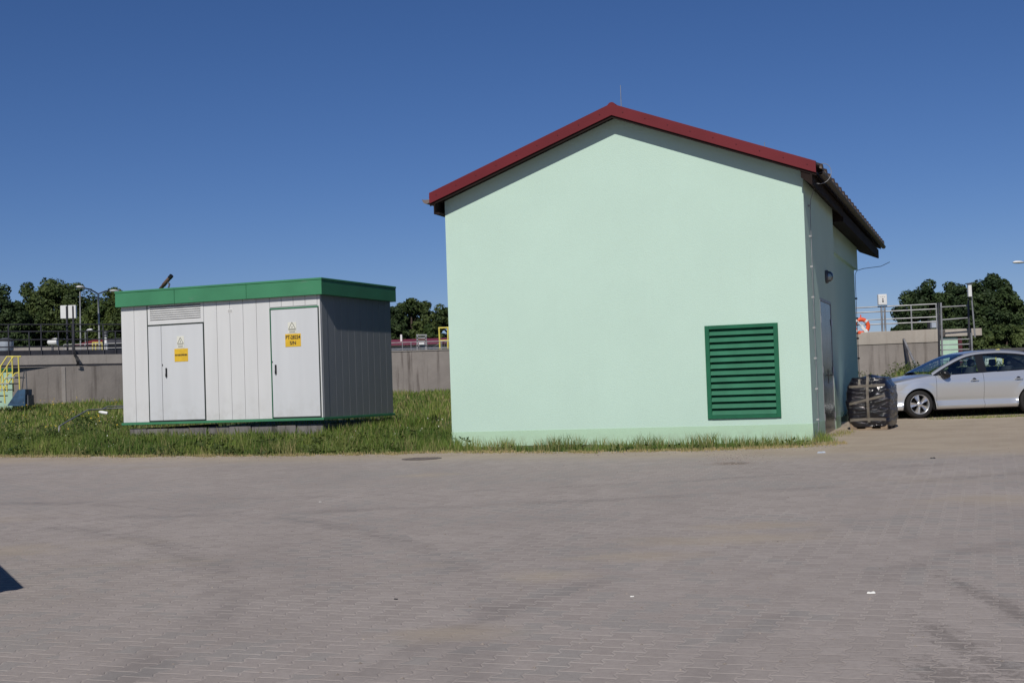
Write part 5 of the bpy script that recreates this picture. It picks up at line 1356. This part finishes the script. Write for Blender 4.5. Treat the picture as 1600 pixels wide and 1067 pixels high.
# ------------------------------------------------------------------ small things on the paving
q = MB(); rg = random.Random(3)
def pebble(x, y, r_):
    base = Vector((x, y, .02 * y)); a0 = rg.random() * 6
    pr_ = [base + Vector((r_ * math.cos(a0 + i * 1.05) * rg.uniform(.7, 1.2), r_ * math.sin(a0 + i * 1.05) * rg.uniform(.7, 1.2), 0.0)) for i in range(6)]
    tp_ = base + Vector((0, 0, r_ * rg.uniform(.5, .9)))
    q.add(pr_ + [tp_], [(i, (i + 1) % 6, 6) for i in range(6)], 'pebble')
for _ in range(900):
    x = rg.uniform(-11, 5.2); y = edge_y(x) - abs(rg.gauss(0, .5)) - .02; pebble(x, y, rg.uniform(.006, .022))
for _ in range(500):
    y = rg.uniform(6.5, 24); x = rg.uniform(-.37 * y, .37 * y); 
    if y < edge_y(min(x, XR)) - .1: pebble(x, y, rg.uniform(.004, .012))
for _ in range(260):
    g_ = gnd(1145 + rg.gauss(0, 25), 715 + rg.gauss(0, 5)); pebble(g_.x, g_.y, rg.uniform(.006, .018))
tag(q.build('pebbles'), 'loose pebbles and grit along the lawn edge and over the paving', 'pebbles', kind='stuff')
mc = gnd(659, 716.5)
t = thing('drain_cover', Vector((mc.x, mc.y, .02 * mc.y)), YC, 'dark iron drain cover in the paving in front of the grass', 'drain cover')
q = MB(); q.lathe((0, 0, 0), (0, 0, 1), [(.32, .001), (.32, .006), (.27, .008), (.265, .004)], 'cover_iron', 32); q.build('rim', t)
q = MB(); q.lathe((0, 0, 0), (0, 0, 1), [(.262, .004), (.255, .009), (.0, .009)], 'cover_iron', 32)
for i in range(-3, 4): q.bb(-.2, .2, i * .06 - .008, i * .06 + .008, .009, .013, 'cover_iron')
q.build('lid', t)
for i, (px, py, r_, mt_, lb2, nm, ct) in enumerate(((1361, 926.5, .022, 'paper', 'white paper scrap on the open paving at lower right', 'paper_scrap', 'paper scrap'), (988, 932, .013, 'paper', 'tiny white scrap near the middle of the paving', 'paper_scrap', 'paper scrap'), (500, 784, .012, 'paper', 'small pale scrap on the left half of the paving', 'paper_scrap', 'paper scrap'), (1284, 707.5, .055, 'pale_blue_metal', 'flat grey stone chip by the corner of the mint building', 'stone_chip', 'stone'), (619, 936, .013, 'black_plastic', 'black bit of rubber on the paving left of centre', 'rubber_bit', 'debris'), (1458, 716, .03, 'black_plastic', 'small black lump on the paving below the car', 'rubber_bit', 'debris'))):
    g_ = gnd(px, py); q = MB(); rg = random.Random(i)
    base = Vector((g_.x, g_.y, .02 * g_.y)); n = 9
    lo_ = [base + Vector((r_ * 1.3 * math.cos(a) * rg.uniform(.6, 1.1), r_ * math.sin(a) * rg.uniform(.6, 1.1), .001)) for a in np.linspace(0, 2 * math.pi, n + 1)[:-1]]
    hi_ = [p_ + Vector((0, 0, r_ * rg.uniform(.15, .5))) - (p_ - base) * .2 for p_ in lo_]
    q.grid([lo_, hi_], mt_, False, True); q.add(hi_ + [base + Vector((0, 0, r_ * .4))], [(j_, (j_ + 1) % n, n) for j_ in range(n)], mt_)
    tag(q.build(nm), lb2, ct)

# ------------------------------------------------------------------ unseen box added out of frame to cast the corner shadow at lower left
tip = gnd(38, 918); e0 = gnd(0, 878)
Hs = 1.35
dirh = Vector((trav.x, trav.y, 0)) / -trav.z
C0 = Vector((tip.x, tip.y, tip.z)) - Vector((dirh.x, dirh.y, -1)) * Hs      # top corner whose shadow lands at the tip
ed = (e0 - tip); ed.z = 0; ed.normalize(); back = Vector((-ed.y, ed.x, 0))
sgn = 1
if back.x > 0: sgn = -1
zb5 = .02 * C0.y - .03
wc = thing('unseen_shadow_caster', Vector((C0.x, C0.y, zb5)), math.atan2(ed.y, ed.x), 'unseen low green box added outside the left edge to cast a corner shadow on the paving', 'shadow caster')
H5 = C0.z - zb5
q = MB(); q.bb(.04, 2.9, sgn * .04, sgn * 1.7, .1, H5 - .08, 'green_trim')
for i in range(6): q.bb(.2 + i * .5, .28 + i * .5, sgn * .01, sgn * .045, .1, H5 - .08, 'green_trim')
q.bb(.1, 2.8, sgn * .1, sgn * 1.6, 0, .1, 'grey_metal'); q.build('body', wc)
q = MB(); q.bb(0, 2.94, 0, sgn * 1.74, H5 - .08, H5, 'green_frame'); q.build('rim', wc)
